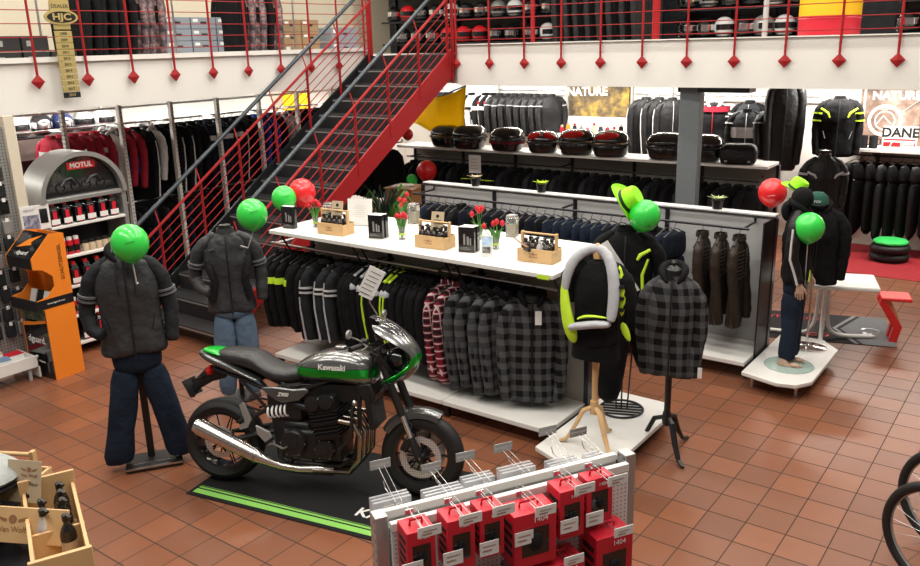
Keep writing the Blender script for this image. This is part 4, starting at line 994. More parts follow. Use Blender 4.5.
wheel('front_wheel', 1.476, .292, .115, .145, 10, (-.062, .062))
wheel('rear_wheel', .012, .300, .160, .115, 10, (-.085,))
# swingarm, frame, engine
m = MB()
for y in (-.115, .115): m.tube([(0, y, .315), (.12, y, .33), (.36, y*.8, .40), (.52, y*.6, .43)], [.022, .028, .03, .026], 8, flat=.7)
m.tube([(.40, -.1, .405), (.40, .1, .405)], .028, 8); m.build('swingarm', M_black, bk)
m = MB(); m.cyl((0, -.14, .315), (0, .14, .315), .014); m.build('rear_axle', M_steel, bk)
m = MB()
for y in (-.10, .10):
    m.tube([(1.10, y*.3, .93), (1.06, y, .80), (1.06, y, .50), (1.02, y, .27), (.92, y, .20), (.62, y, .20), (.52, y, .28), (.50, y, .50), (.52, y, .68)], .016, 8)
    m.tube([(1.12, y*.3, .93), (.95, y, .84), (.70, y, .74), (.50, y, .66), (.20, y, .78), (-.02, y*.8, .83)], .015, 8)
    m.tube([(.52, y, .42), (.36, y, .60), (.20, y, .76)], .012, 8)
    m.tube([(.50, y*1.15, .60), (.40, y*1.2, .55), (.24, y*1.1, .58)], .009, 8)
m.build('frame', M_black, bk)
m = MB(); m.cbox((.72, 0, .34), (.44, .28, .22)); m.cbox((.60, 0, .42), (.22, .24, .16)); m.build('crankcase', M_engine, bk, bevel=.03)
for x, z, r, y in ((.60, .36, .095, -.165), (.83, .33, .075, -.165), (.60, .36, .085, .165), (.84, .33, .085, .165)):
    s = 1 if y > 0 else -1
    o = MB().lathe([(r, y*.8), (r, y*.97), (r*.86, y*1.08), (r*.4, y*1.10), (.001, y*1.1)], (x, 0, z), 'y', 32).build('engine_cover', M_engine, bk)
    MB().lathe([(r*.42, y*1.10), (r*.42, y*1.125), (r*.3, y*1.13)], (x, 0, z), 'y', 24).build('badge', M_dark, o)
    b = MB()
    for k in range(6): b.sph((x+math.cos(k*1.05)*r*.93, y*1.02, z+math.sin(k*1.05)*r*.93), .006, n=6, m=4)
    b.build('bolts', M_steel, o)
MC = Matrix.Translation((.84, 0, .52)) @ Matrix.Rotation(R(-12), 4, 'Y')
m = MB(MC); m.box(-.085, .085, -.17, .17, -.12, .12)
for k in range(9): z = -.10+.022*k; m.box(-.10, .10, -.19, .19, z, z+.007)
m.build('cylinder_block', M_engine, bk)
m = MB(MC); m.cbox((0, 0, .145), (.20, .37, .07)); o = m.build('cylinder_head', M_engine, bk, bevel=.02)
m = MB(MC); m.lathe([(.05, -.19), (.05, -.205), (.03, -.208)], (0.045, 0, .15), 'y', 20); m.lathe([(.05, -.19), (.05, -.205), (.03, -.208)], (-.055, 0, .15), 'y', 20); m.build('cam_cover', M_dark, o)
m = MB(MC)
for k in range(6): m.box(-.09, .09, -.196, -.19, -.09+.03*k, -.083+.03*k)
m.build('fin_edges', M_dark, bk)
for k in range(4):
    y = -.12+.08*k
    MB().tube([(.70, y, .60), (.62, y, .62), (.58, y*.8, .62)], .026, 10).build('throttle_body', M_dark, bk)
MB().cbox((.52, 0, .60), (.26, .24, .20)).build('airbox', M_black, bk, bevel=.02)
MB().prism([(.46, .22), (.56, .18), (.62, .5), (.60, .72), (.44, .70), (.42, .5)], -.11, .11).build('battery_box', M_black, bk, bevel=.01)
MB().prism([(.62, .60), (1.06, .66), (1.10, .78), (.62, .76)], -.09, .09).build('inner_tray', M_black, bk, bevel=.01)
m = MB(); m.cbox((1.14, 0, .60), (.04, .26, .24), (0, R(-10), 0)); r = m.build('radiator', dots('radiator_mesh', (.02, .02, .02), (.06, .06, .06), (1, 2), .01, .3), bk)
MB().tube([(1.06, -.17, .68), (1.04, -.19, .64), (1.03, -.18, .45), (.94, -.18, .34)], .014, 8).build('coolant_hose', M_black, bk)
MB().sph((1.055, -.185, .68), .02, n=10, m=8).build('radiator_cap', M_steel, bk)
# exhaust
for k in range(4):
    y = -.165+.10*k
    MB().tube([(.93, y, .54), (1.03, y, .53), (1.085, y*1.0, .45), (1.075, y*.97, .28), (1.0, y*.8, .175), (.88, y*.5-.01, .155), (.72, y*.4-.04, .155)], .019, 10).build('header_pipe', M_hdr, bk)
MB().tube([(.86, -.06, .155), (.62, -.10, .155), (.50, -.15, .185), (.40, -.185, .235)], [.045, .035, .03, .028], 12).build('link_pipe', M_exh, bk)
m = MB(); m.tube([(.47, -.165, .20), (.40, -.19, .235), (.34, -.195, .262)], [.03, .034, .048], 20); m.tube([(.34, -.195, .262), (.10, -.20, .365), (-.075, -.20, .44)], [.048, .056, .060], 24); m.build('muffler', M_exh, bk)
MB().tube([(-.06, -.20, .434), (-.105, -.20, .452)], [.061, .050], 24).build('muffler_tip', M_chrome, bk)
MB().torus((.335, -.195, .263), .050, .005, 'x', 20, 6).build('clamp', M_steel, bk)
# rear shocks spring seen through the frame, footrest hangers
MB().tube([(.30, -.12, .52), (.44, -.12, .60)], .016).build('damper', M_engine, bk)
c = []
for k in range(60): a = k*.55; t_ = k/59.; c.append((.40+.16*t_, -.115+.04*math.cos(a), .55+.03*t_+.04*math.sin(a)))
MB().tube(c, .0075, 6).build('shock_spring', M_paper, bk)
MB().prism([(.33, .47), (.43, .43), (.47, .35), (.42, .33), (.34, .41)], -.175, -.155).build('footrest_plate', M_silver, bk, bevel=.004)
MB().prism([(.20, .60), (.235, .62), (.29, .50), (.26, .44), (.20, .42), (.19, .45), (.24, .48)], -.15, -.135).build('passenger_plate', M_silver, bk, bevel=.003)
for y in (-1, 1):
    MB().cyl((.45, y*.16, .38), (.45, y*.26, .38), .012).build('footpeg', M_black, bk)
    MB().cyl((.22, y*.14, .50), (.22, y*.22, .50), .010).build('footpeg', M_black, bk)
MB().tube([(.45, -.19, .36), (.54, -.2, .33), (.58, -.21, .35)], .007).build('brake_pedal', M_steel, bk)
MB().tube([(.62, .12, .24), (.58, .24, .10), (.56, .30, -.015+.025)], .011).build('side_stand', M_black, bk)
# seat, tail, side panels, tank
def lo(secs, n=20, p=2.6): return MB().loft([[(x, y, zc+z) for y, z, _ in [(q[0], q[1], 0) for q in ell(0, 0, hw, hh, 0, n, p)]] for x, zc, hw, hh in secs])
lo([(-.02, .905, .06, .03), (.02, .915, .105, .055), (.12, .915, .125, .058), (.24, .905, .132, .064), (.31, .885, .138, .064), (.36, .85, .142, .055), (.46, .805, .140, .052), (.56, .80, .115, .055), (.64, .82, .085, .055), (.665, .83, .05, .04)]).build('seat', M_seat, bk, subdiv=1)
for k in range(5):
    x = .38+.048*k; z = .868-.028*k+.004*k*k
    MB().tube([(x, -.12, z-.008), (x-.006, -.07, z+.004), (x-.008, 0, z+.009), (x-.006, .07, z+.004), (x, .12, z-.008)], .004, 5).build('seat_rib', M_black, bk)
lo([(-.155, .935, .02, .01), (-.14, .93, .075, .025), (-.06, .905, .115, .04), (.04, .875, .135, .042), (.14, .845, .142, .034), (.28, .79, .142, .022), (.36, .765, .135, .010)]).build('tail_cowl', M_tail, bk, subdiv=1)
lo([(-.13, .945, .03, .008), (-.11, .95, .06, .016), (-.04, .945, .095, .020), (.03, .935, .11, .016), (.06, .925, .10, .008)]).build('tail_stripe', M_tgreen, bk, subdiv=1)
for s in (-1, 1):
    m = MB(); poly = [(.36, .735), (.47, .745), (.60, .735), (.70, .75), (.72, .72), (.64, .655), (.52, .635), (.45, .66)]
    m.prism(poly, s*.125, s*.155) if s > 0 else m.prism(poly, -.155, -.125)
    o = m.build('side_panel', M_tail, bk, bevel=.012)
text('lettering', 'Z900', .036, M_paper, (.53, -.1565, .695), (1, 0, 0), (0, 0, 1), bk, .0006, shear=.3, bold=.0008)
lo([(.59, .845, .05, .035), (.61, .85, .10, .06), (.68, .865, .135, .085), (.78, .885, .155, .105), (.90, .895, .165, .115), (1.02, .885, .160, .115), (1.11, .865, .135, .105), (1.15, .85, .10, .08), (1.165, .845, .06, .05)], 28, 2.8).build('fuel_tank', M_tank, bk, subdiv=1)
text('lettering', 'Kawasaki', .052, M_paper, (.89, -.1665, .905), (1, 0, 0), (0, 0, 1), bk, .001, bold=.0012)
MB().lathe([(.04, 0), (.04, .012), (.03, .016), (.001, .016)], (.90, 0, 1.008), n=24).build('tank_cap', M_steel, bk)
MB().lathe([(.028, 0), (.028, .022), (.02, .03)], (-.10, 0, 0), 'x', 16).build('x', M_black, bk) if 0 else None
m = MB(); m.sph((-.075, -.02, .80), .04, (.7, 1.4, .9)); m.build('tail_light', mat('red_lens', (.6, .01, .01), .15), bk)
MB().tube([(.02, 0, .80), (-.10, 0, .76), (-.20, 0, .68), (-.25, 0, .60)], [.03, .03, .02, .016], 8, flat=1.8).build('rear_fender', M_rubber, bk)
MB().cbox((-.235, 0, .665), (.012, .16, .13), (0, R(-30), 0)).build('plate_holder', M_rubber, bk)
for y in (-1, 1): 
    MB().tube([(-.12, 0, .75), (-.13, y*.08, .752), (-.135, y*.15, .752)], [.009, .009, .02], 8).build('turn_signal', M_black, bk)
    MB().tube([(1.25, y*.12, .80), (1.27, y*.18, .80)], [.009, .022], 8).build('turn_signal', M_black, bk)
# fork, fender, bars, cowl
for s in (-1, 1):
    a, b = Vector((1.185, s*.095, 1.03)), Vector((1.476, s*.095, .29))
    def P_(t): return a.lerp(b, t)
    MB().cyl(P_(0), P_(.60), .026, .028).build('fork_outer', M_black, bk)
    MB().cyl(P_(.60), P_(.82), .020).build('fork_inner', M_chrome, bk)
    MB().tube([P_(.80), P_(.92), P_(1.0), P_(1.03)], [.026, .03, .028, .018]).build('fork_foot', M_black, bk)
    MB().cbox(P_(.93)+Vector((-.07, s*-.008, .045)), (.055, .05, .10), (0, R(25), 0)).build('brake_caliper', M_engine, bk, bevel=.01)
for t_ in (.05, .30): MB().cbox(Vector((1.185, 0, 1.03)).lerp(Vector((1.476, 0, .29)), t_)+Vector((-.02, 0, 0)), (.08, .25, .03), (0, R(21), 0)).build('fork_clamp', M_dark, bk, bevel=.006)
MB().cyl((1.476, -.12, .300), (1.476, .12, .300), .012).build('front_axle', M_steel, bk)
rings = []
for i in range(15):
    a = R(148-i*6.0); r_ = .312
    c = (1.476+math.cos(a)*r_, .302+math.sin(a)*r_)
    rings.append([(c[0]+math.cos(a)*dz, y, c[1]+math.sin(a)*dz) for y, dz in ((-.068, -.05), (-.066, -.012), (-.04, .008), (0, .014), (.04, .008), (.066, -.012), (.068, -.05), (.062, -.05), (.06, -.014), (.036, .002), (0, .008), (-.036, .002), (-.06, -.014), (-.062, -.05))])
MB().loft(rings).build('front_fender', M_tail, bk)
for s in (-1, 1): MB().tube([(1.33, s*.075, .60), (1.42, s*.078, .52), (1.40, s*.09, .44)], .009, 6).build('fender_stay', M_black, bk)
m = MB(); m.tube([(1.10, -.36, 1.085), (1.12, -.30, 1.09), (1.155, -.20, 1.075), (1.18, -.08, 1.07), (1.18, .08, 1.07), (1.155, .20, 1.075), (1.12, .30, 1.09), (1.10, .36, 1.085)], .011, 8); hb = m.build('handlebar', M_dark, bk)
for s in (-1, 1):
    MB().cyl((1.095, s*.37, 1.084), (1.13, s*.27, 1.09), .017).build('grip', M_rubber, hb)
    MB().tube([(1.14, s*.25, 1.10), (1.19, s*.30, 1.095), (1.18, s*.40, 1.085)], .006, 6).build('lever', M_steel, hb)
    MB().cbox((1.14, s*.22, 1.10), (.05, .06, .05)).build('switch_box', M_black, hb, bevel=.008)
    mr = MB().tube([(1.14, s*.23, 1.10), (1.12, s*.30, 1.14), (1.10, s*.36, 1.165)], .005, 6).build('mirror_arm', M_steel, bk)
    MB().lathe([(.001, -.012), (.045, -.010), (.050, 0), (.046, .004), (.001, .004)], (1.095, s*.38, 1.185), 'x', 20, (.9, .6)).build('mirror', M_silver, mr)
for s in (-1, 1): MB().lathe([(.035, 0), (.045, .03), (.043, .05), (.001, .05)], (1.20, s*.05, 1.09), 'z', 20).build('gauge', M_blackg, bk)
MB().lathe([(.001, -.10), (.06, -.08), (.085, -.02), (.088, .02), (.08, .035), (.001, .045)], (1.32, 0, .95), 'x', 28).build('headlight', M_blackg, bk)
# bikini cowl: half dome whose rear edge is cut back in a C
n1, n2 = 18, 21; rings = []
for side in (0, 1):
    rr_ = []
    for i in range(n1+1):
        th = -62+ (62+74)*i/n1
        T = R(th); fm = R(90-58*math.exp(-((th+2)/42.)**2))
        row_ = []
        for j in range(n2+1):
            ph = -fm+2*fm*j/n2; k = 1-.03*side
            x = 1.20+.268*k*math.cos(T)*math.cos(ph); y = .185*k*math.cos(T*.82)*math.sin(ph); z = .985+.215*k*math.sin(T)
            x -= .05*(z-.985)/.2 if z > .985 else .0
            row_.append((x, y, z))
        rr_.append(row_)
    rings.append(rr_)
m = MB(); vs = [p for r_ in rings[0] for p in r_]+[p for r_ in rings[1] for p in r_]
w_ = n2+1; N = (n1+1)*w_; fs = []
for i in range(n1):
    for j in range(n2):
        a = i*w_+j; fs.append((a, a+1, a+w_+1, a+w_)); fs.append((a+N, a+w_+N, a+w_+1+N, a+1+N))
for i in range(n1):
    for j in (0, n2): a = i*w_+j; fs.append((a, a+w_, a+w_+N, a+N))
for j in range(n2):
    for i in (0, n1): a = i*w_+j; fs.append((a, a+1, a+1+N, a+N))
m.add(vs, fs); m.build('front_cowl', M_cowl, bk)
rings = []
for i in range(9):
    th = R(28+7.5*i); row_ = []
    for j in range(13):
        ph = R(-52+104*j/12); x = 1.195+.272*math.cos(th)*math.cos(ph)-.02; z = .992+.235*math.sin(th)+.012
        x -= .05*(z-.985)/.2; row_.append((x, .165*math.cos(th*.82)*math.sin(ph), z))
    rings.append(row_)
MB().loft(rings, cap=False, closed=False).build('windscreen', mat('smoked_screen', (.05, .05, .055), .1, alpha=.8, coat=.5), bk)
MB().tube([(1.20, -.12, 1.0), (1.25, -.10, .92), (1.28, -.06, .85)], .02, 8).build('cowl_bracket', M_black, bk)
for s in (-1, 1): MB().tube([(1.15, s*.08, 1.05), (1.16, s*.12, .95), (1.12, s*.10, .80), (1.08, s*.08, .72)], .008, 6).build('cable', M_black, bk)
MB().prism([(1.04, .78), (1.14, .80), (1.18, .72), (1.16, .66), (1.08, .68)], -.12, .12).build('radiator_shroud', M_black, bk, bevel=.01)
# hanging price board with the silver papers on the bar
t = thing('price_sheet', 'white price sheets hanging on the clothes right above the handlebar', 'sign', (-3.88, 4.15, 1.40), R(38))
m = MB(); m.cbox((0, 0, 0), (.12, .004, .21), (0, R(28), 0)); o = m.build('sheet', M_paper, t)
m = MB()
for k in range(6): m.cbox((.035-.018*k, -.003, .06-.028*k), (.08, .002, .0035), (0, R(28), 0))
m.build('print', M_ink, o); m = MB(); m.cbox((-.045, .004, -.10), (.10, .012, .03), (0, R(28), 0)); m.build('stacked_sheets', M_paper, t)
MB().tube([(-.03, .006, -.09), (-.02, 0.01, -.16), (.03, .0, -.25)], .005, 6).build('holder_arm', M_steel, t)
# mat
A_, B_ = Vector((-4.716, 3.025, 0)), Vector((-3.238, 3.332, 0))
ang = math.atan2(B_.y-A_.y, B_.x-A_.x)
t = thing('floor_mat', 'black floor mat with green stripes under the motorcycle', 'mat', A_, ang)
MB().box(0, 2.05, 0, 1.02, .0, .007).build('mat', mat('black_mat', (.003, .003, .0035), .95), t)
mg = mat('green_stripe', (.23, .55, .10), .85)
m = MB(); m.box(.03, 2.03, .035, .085, .007, .0082); m.build('green_stripe', mg, t)
m = MB(); m.box(.03, 2.03, .10, .118, .007, .0082); m.box(.03, 2.03, .128, .131, .007, .0082); m.build('green_stripe', mg, t)
text('lettering', 'KAWASAKI', .14, M_paper, (1.60, .25, .0085), (1, 0, 0), (0, 1, 0), t, .0004, bold=.003)
# ---------------------------------------------------------------- near rack of red cartons (frame: x along the rack, -y to the customer)
RK = thing('perforated_display_rack', 'perforated white steel display rack with price hooks in the foreground', 'display rack', (-1.83, 1.92, 0), R(60))
for y, nm in ((-.045, 'front_panel'), (.045, 'back_panel')):
    m = MB(); m.box(.03, 1.03, y-.008, y+.008, .12, 1.36); q_ = m.build(nm, M_perf, RK, bevel=.003); MB().box(.03, 1.03, y-.012, y+.012, 1.34, 1.375).build('top_strip', M_white, q_, bevel=.003)
for x in (0.005, 1.055):
    MB().box(x-.025, x+.025, -.03, .03, 0, 1.395).build('upright', dots('slotted_steel', (.42, .42, .42), (.12, .12, .12), (1, 2), .04, .18, .3, .6) if x < .5 else bpy.data.materials['slotted_steel'], RK, bevel=.003)
    m = MB(); m.box(x-.03, x+.03, -.30, .30, .02, .07); m.build('foot', M_grey, RK)
MB().box(.03, 1.03, -.02, .02, 1.30, 1.34).build('top_beam', M_silver, RK)
A0 = Vector((-1.83, 1.92, 0)); DX = Vector((math.cos(R(60)), math.sin(R(60)), 0)); DY = Vector((-math.sin(R(60)), math.cos(R(60)), 0))
def rk(x, y, z): return A0+DX*x+DY*y+Vector((0, 0, z))
def hook(x, z, back=False, L_=.20, rise=.0):
    s = 1 if back else -1
    y0 = s*.055
    m = MB(); m.tube([(x, y0, z), (x, y0+s*L_*.9, z+.004), (x, y0+s*L_, z+.025)], .0022, 6); m.cbox((x, y0, z), (.03, .006, .02))
    o = m.build('hook', M_steel, RK)
    m = MB(); m.tube([(x-.012, y0, z+.03), (x-.012, y0+s*(L_+.02), z+.036+rise), (x+.012, y0+s*(L_+.02), z+.036+rise), (x+.012, y0, z+.03)], .0013, 6); m.build('label_arm', M_steel, o)
    c = (x, y0+s*(L_+.03), z+.038+rise)
    MB().cbox(c, (.085, .004, .040)).build('label_holder', M_silver if back else M_paper, o, bevel=.002)
    if not back:
        m = MB(); m.cbox((c[0], c[1]-.0026, c[2]+.003), (.05, .001, .003)); m.cbox((c[0]-.01, c[1]-.0026, c[2]-.008), (.035, .001, .005)); m.build('label_print', M_steel, o)
    else:
        m = MB(); m.cbox((c[0], c[1]-.0026, c[2]), (.075, .001, .006)); m.build('label_groove', M_grey, o)
def carton(x, z, w, h, d, label, y=-.07, tagz=None):
    t = thing('red_carton', label, 'box', rk(x, y, z), R(60), 'red cartons on the perforated rack')
    m = MB(); m.box(-w/2, w/2, -d, 0, -h, 0); m.build('carton', M_boxred, t, bevel=.002)
    MB().box(-w*.32, w*.32, -d-.0012, -d+.001, -h*.80, -h*.28).build('window', M_blackg, t)
    m = MB(); m.sph((0, -d-.002, -h*.55), w*.17, (1, .25, 1.25), 12, 8); m.tube([(-w*.1, -d-.004, -h*.45), (0, -d-.008, -h*.62), (w*.1, -d-.004, -h*.45)], .006, 6); m.build('contents', M_fab2, t)
    m = MB(); m.tube([(-w*.22, -d*.5, .001), (-w*.2, -d*.5, .02), (w*.2, -d*.5, .02), (w*.22, -d*.5, .001)], .0055, 6, flat=.5); m.build('hang_tab', M_boxred, t)
    text('lettering', '1404', w*.18, M_paper, (w*.12, -d-.0015, -h*.14), (1, 0, 0), (0, 0, 1), t, .0005)
    m = MB()
    for k in range(4): m.box(-w/2-.0012, -w/2+.001, -d*.85, -d*.2, -h*(.28+.17*k), -h*(.18+.17*k))
    m.build('side_print', M_ink, t)
for i, (x, z, w, h, d, l) in enumerate(((.10, 1.395, .105, .19, .10, 'red carton at the left end of the top row of the perforated rack'),
    (.25, 1.40, .105, .20, .10, 'red carton second from the left in the top row of the rack'), (.375, 1.40, .095, .19, .09, 'red carton third from the left in the top row of the rack'),
    (.54, 1.355, .175, .22, .11, 'wide red carton in the middle of the top row of the rack'), (.70, 1.40, .105, .20, .10, 'narrow red carton right of the wide one in the top row'),
    (.84, 1.40, .115, .19, .07, 'red carton at the right end of the top row of the rack'))):
    carton(x, z, w, h, d, l); hook(x, z+.012, L_=.17)
for x, z, w, h, l in ((.88, 1.17, .165, .25, 'large red carton at the right of the second row of the rack'), (.665, 1.11, .165, .22, 'red carton second from the right in the second row of the rack'),
    (.47, 1.08, .15, .22, 'red carton in the middle of the second row, under the wide one'), (.28, 1.12, .14, .20, 'red carton second from the left in the second row'), (.10, 1.12, .12, .20, 'red carton at the left end of the second row')):
    carton(x, z, w, h, .12, l); hook(x, z+.012, L_=.16)
for x in (.06, .21, .35, .49, .68, .79):
    t = thing('price_label', 'white price label over a red carton of the top row, %s from the left' % ORD[[.06, .21, .35, .49, .68, .79].index(x)], 'label', rk(x, -.185, 1.265), R(60), 'white price labels on the red cartons')
    MB().cbox((0, 0, 0), (.075, .003, .055)).build('card', M_paper, t); m = MB(); m.cbox((0, -.002, .01), (.05, .001, .004)); m.cbox((-.008, -.002, -.008), (.035, .001, .006)); m.build('print', M_steel, t)
pp = []
for i, (x, z, w) in enumerate(((.09, 1.375, .15), (.30, 1.355, .16), (.45, 1.37, .13), (.62, 1.37, .15), (.83, 1.35, .14), (.98, 1.34, .08))):
    t = thing('blister_pack', 'clear plastic pack hanging on the rear side of the rack, %s from the left' % ORD[i], 'pack', rk(x, .10, z), R(60), 'clear packs behind the rack')
    for k in range(3):
        o = MB().box(-w/2, w/2, k*.022, k*.022+.012, -.16, 0).build('pack', M_plastic, t, bevel=.002)
        if k == 0: MB().box(-w*.25, w*.25, -.002, .0, -.14, -.02).build('insert', [M_paper, M_silver][i % 2], t)
    hook(x+.01, z-.018, True, .18, [.045, .0, .0, .0, .05, .02][i])

# ---------------------------------------------------------------- crates in the lower left corner, standing on a table
TB = thing('side_table', 'dark table under the wooden boxes in the lower left corner', 'table', (-3.52, 1.60, 0)); TB.rotation_euler.z = R(-24)
MB().box(-.60, .60, -.62, .02, .86, .90).build('tabletop', M_dark, TB, bevel=.004)
for x in (-.65, .52):
    for y in (-.54, .02): MB().box(x-.02, x+.02, y-.02, y+.02, 0, .86).build('leg', M_dark, TB)
def fr(x, y, z, a=R(33)): # frame of the corner boxes
    return Vector((-3.55+x*math.cos(a)-y*math.sin(a), 1.45+x*math.sin(a)+y*math.cos(a), z))
# box with bottles, open towards the corner
t = thing('wooden_box', 'tall pale wooden box with angled sides holding bottles, lower left corner', 'box', (-3.55, 1.58, .9), R(-24))
# local: x runs away to lower right, y back
m = MB(); m.box(-.02, .62, .10, .115, 0, .20); m.build('side_board', M_wood, t, bevel=.002)
m = MB(); m.box(-.02, .62, -.10, -.085, 0, .20); m.build('side_board', M_wood, t, bevel=.002)
m = MB(); m.box(-.03, -.015, -.11, .12, 0, .26); m.build('end_board', M_wood, t, bevel=.002)
m = MB(); m.box(.61, .63, -.11, .12, 0, .22); m.build('end_board', M_wood, t, bevel=.002)
m = MB(); m.box(.30, .315, -.10, .12, 0, .16); m.build('divider', M_wood, t)
m = MB(); m.box(-.02, .62, -.10, .11, 0, .012); m.build('bottom', M_wood, t)
cbk = bottle('shampoo_bottle', M_blackg, M_black, .22, .032); cbw = bottle('shampoo_bottle', M_whitefab, M_black, .22, .034)
a_ = R(-24)
def bx(x, y, z=.914): return (-3.55+x*math.cos(a_)-y*math.sin(a_), 1.58+x*math.sin(a_)+y*math.cos(a_), z)
for i, (x, y, p, l) in enumerate(((.05, .05, cbk, 'black pump bottle at the back of the corner box'), (.13, .05, cbk, 'black bottle second from the back in the corner box'), (.21, .05, cbk, 'black bottle third from the back in the corner box'), (.26, -.03, cbw, 'white plastic bottle in the middle of the corner box'), (.17, -.03, cbk, 'black bottle beside the white one in the corner box'), (.36, .05, cbk, 'black bottle before the divider in the corner box'))):
    place(p, bx(x, y), 0, l, 'bottles in the corner box', 1.05)
# board with the logo leaning in front, kraft card, second crate with round bar
t = thing('wooden_sign', 'pale wooden board with winged head emblem leaning against the corner box', 'sign', (-3.40, 1.36, 1.0), R(28))
o = MB().box(-.30, .22, -.008, .008, 0, .15).build('board', M_wood, t, bevel=.002); o.rotation_euler = (R(-22), R(0), 0)
logo(o, -.03, -.0095, .10, .045)
t = thing('wooden_crate', 'pale wooden crate with round handle bar in the lower left corner, full of black gear', 'crate', (-4.03, 1.58, .9), R(28))
m = MB(); m.box(-.30, .20, -.12, -.108, 0, .12); m.build('side_board', M_wood, t); m = MB(); m.box(-.30, .20, .108, .12, 0, .12); m.build('side_board', M_wood, t)
m = MB(); m.box(.19, .205, -.12, .12, 0, .12); m.box(.185, .207, .0, .028, 0, .26); m.build('end_board', M_wood, t, bevel=.002)
m = MB(); m.cyl((-.3, .014, .24), (.20, .014, .24), .011, n=10); m.build('handle', M_wood, t); m = MB(); m.box(-.3, .2, -.11, .11, 0, .01); m.build('bottom', M_wood, t)
for k, (x, y) in enumerate(((-.06, .04), (.03, .03), (.11, .02))):
    place(cbk, (-4.03+x*math.cos(R(28))-y*math.sin(R(28)), 1.58+x*math.sin(R(28))+y*math.cos(R(28)), .915), 0, 'black bottle under the round bar of the corner crate, %s from the left' % ORD[k], 'bottles in the corner crate', .75)
t = thing('kraft_card', 'kraft card with script lettering standing behind the wooden sign in the corner', 'card', (-3.60, 1.50, 1.06), R(25))
o = MB().box(-.09, .08, -.002, .002, 0, .19).build('card', M_card, t); o.rotation_euler.x = R(-15)
logo(o, .02, -.0035, .15, .028)
text('lettering', 'Car Coiffeur', .026, M_ink, (-.0, -.0026, .085), (1, 0, 0), (0, 0, 1), o, .0003)
m = MB(); m.sph((0, -.003, .03), .018, (1.4, .1, .7), 10, 6); m.build('print', M_ink, o)
t = thing('flat_cap', 'light grey felt cap lying on the black gear in the lower left corner', 'cap', (-3.86, 1.40, 1.15), R(20))
m = MB(); m.loft([ell(0, 0, .24, .17, 0), ell(.01, 0, .25, .18, .02), ell(0, 0, .21, .15, .06), ell(-.02, 0, .13, .10, .085), ell(-.02, 0, .03, .03, .09)]); m.build('crown', M_greyfelt, t, subdiv=1)
m = MB(); m.loft([ell(0.01, 0, .245, .175, -.012), ell(.01, 0, .248, .178, .002)]); m.build('edge', M_black, t)
t = thing('leather_case', 'glossy black leather case under the grey felt cap', 'case', (-3.72, 1.32, 1.07), R(25))
m = MB(); m.tube([(-.25, 0, .03), (-.1, 0, .035), (.08, 0, .03), (.16, 0, .01)], [.06, .065, .06, .03], 14); m.build('body', M_leather, t, subdiv=1)
m = MB(); m.tube([(-.22, -.05, .08), (0, -.055, .085), (.13, -.03, .04)], .006, 6); m.build('zipper', M_steel, t)
t = thing('black_gear', 'black fabric pouch in the corner crate under the leather case', 'pouch', (-3.82, 1.34, .9), R(25)); MB().cbox((0, 0, .07), (.4, .2, .14)).build('body', M_fab, t, bevel=.02, subdiv=1)
t = thing('small_crate', 'low pale wooden crate front edge in the lower left corner below the sign', 'crate', (-3.12, 1.30, .93), R(28))
m = MB(); m.box(-.4, .16, -.012, 0, .0, .07); m.build('front_board', M_wood, t); m = MB(); m.box(-.4, .16, -.2, -.19, 0, .07); m.build('side_board', M_wood, t); MB().box(.15, .162, -.2, 0, 0, .07).build('end_board', M_wood, t)
MB().box(-.4, .15, -.19, -.012, 0, .01).build('bottom', M_wood, t)

# ---------------------------------------------------------------- left display corner
# perforated wall with packs
PB = thing('perforated_wall_unit', 'perforated grey wall unit with cream end post at the left edge, hung with small packs', 'display wall', (-8.12, 3.0, 0), R(90))
MB().box(-1.2, .80, 0, .02, .17, 2.35).build('panel', dots('perforated_grey', (.30, .30, .29), (.05, .05, .05), (0, 2), .03, .2, .5, .2), PB)
MB().box(.80, .90, -.05, .05, 0, 2.45).build('end_post', M_cream, PB, bevel=.004)
MB().box(-1.2, .58, -.40, 0, .13, .17).build('base_shelf', M_white, PB); MB().box(-1.2, .58, -.40, -.385, .17, .24).build('shelf_edge', M_white, PB); MB().box(.565, .58, -.40, 0, .02, .22).build('shelf_side', M_white, PB)
for y in (-.35, -.05): MB().cyl((.5, y, 0), (.5, y, .13), .018).build('foot', M_grey, PB)
def pack(label, mm):
    t = thing('hanging_pack', label, 'pack'); t['group'] = 'small packs on the perforated wall'
    MB().cbox((0, -.035, -.07), (.085, .04, .13)).build('pack', mm, t, bevel=.006); MB().cbox((0.0, -.055, .0), (.03, .003, .035)).build('price_tag', M_paper, t); MB().cyl((0, .0, .0), (0, -.055, .005), .002, n=5).build('hook', M_steel, t); return t
pk = [pack('x', M_blackg), pack('x', M_fab2), pack('x', M_silver), pack('x', M_greyfab)]
for r_ in range(11):
    for c_ in range(8):
        y = 2.78+.125*c_+random.uniform(-.015, .015); z = .52+.165*r_+random.uniform(-.02, .02)
        if y > 3.77: continue
        place(random.choice(pk), (-8.10, y, z), R(90), 'small pack on the perforated wall, %s row up, %s from the left' % (ORD[r_], ORD[c_]), 'small packs on the perforated wall')
mags = [M_paper, M_card, mat('blue_cover', (.15, .25, .4), .5), M_boxred, M_greyfelt]
for i in range(9):
    x, y = (-8.02+.16*(i % 2), 2.72+.19*(i//2))
    t = thing('book', 'magazine lying below the perforated wall, %s of the %s stack' % (['bottom', 'top'][i % 2], ORD[i//2]), 'book', (x, y, .24+.022*(i % 3) if 0 else .171), R(90+random.uniform(-12, 12)), 'magazines on the base shelf')
    hh = .05+.03*((i*7) % 4)
    MB().box(-.08, .08, -.065, .065, 0, hh).build('pages', M_paper, t); MB().box(-.082, .082, -.067, .067, hh, hh+.004).build('cover', mags[i % 5], t)
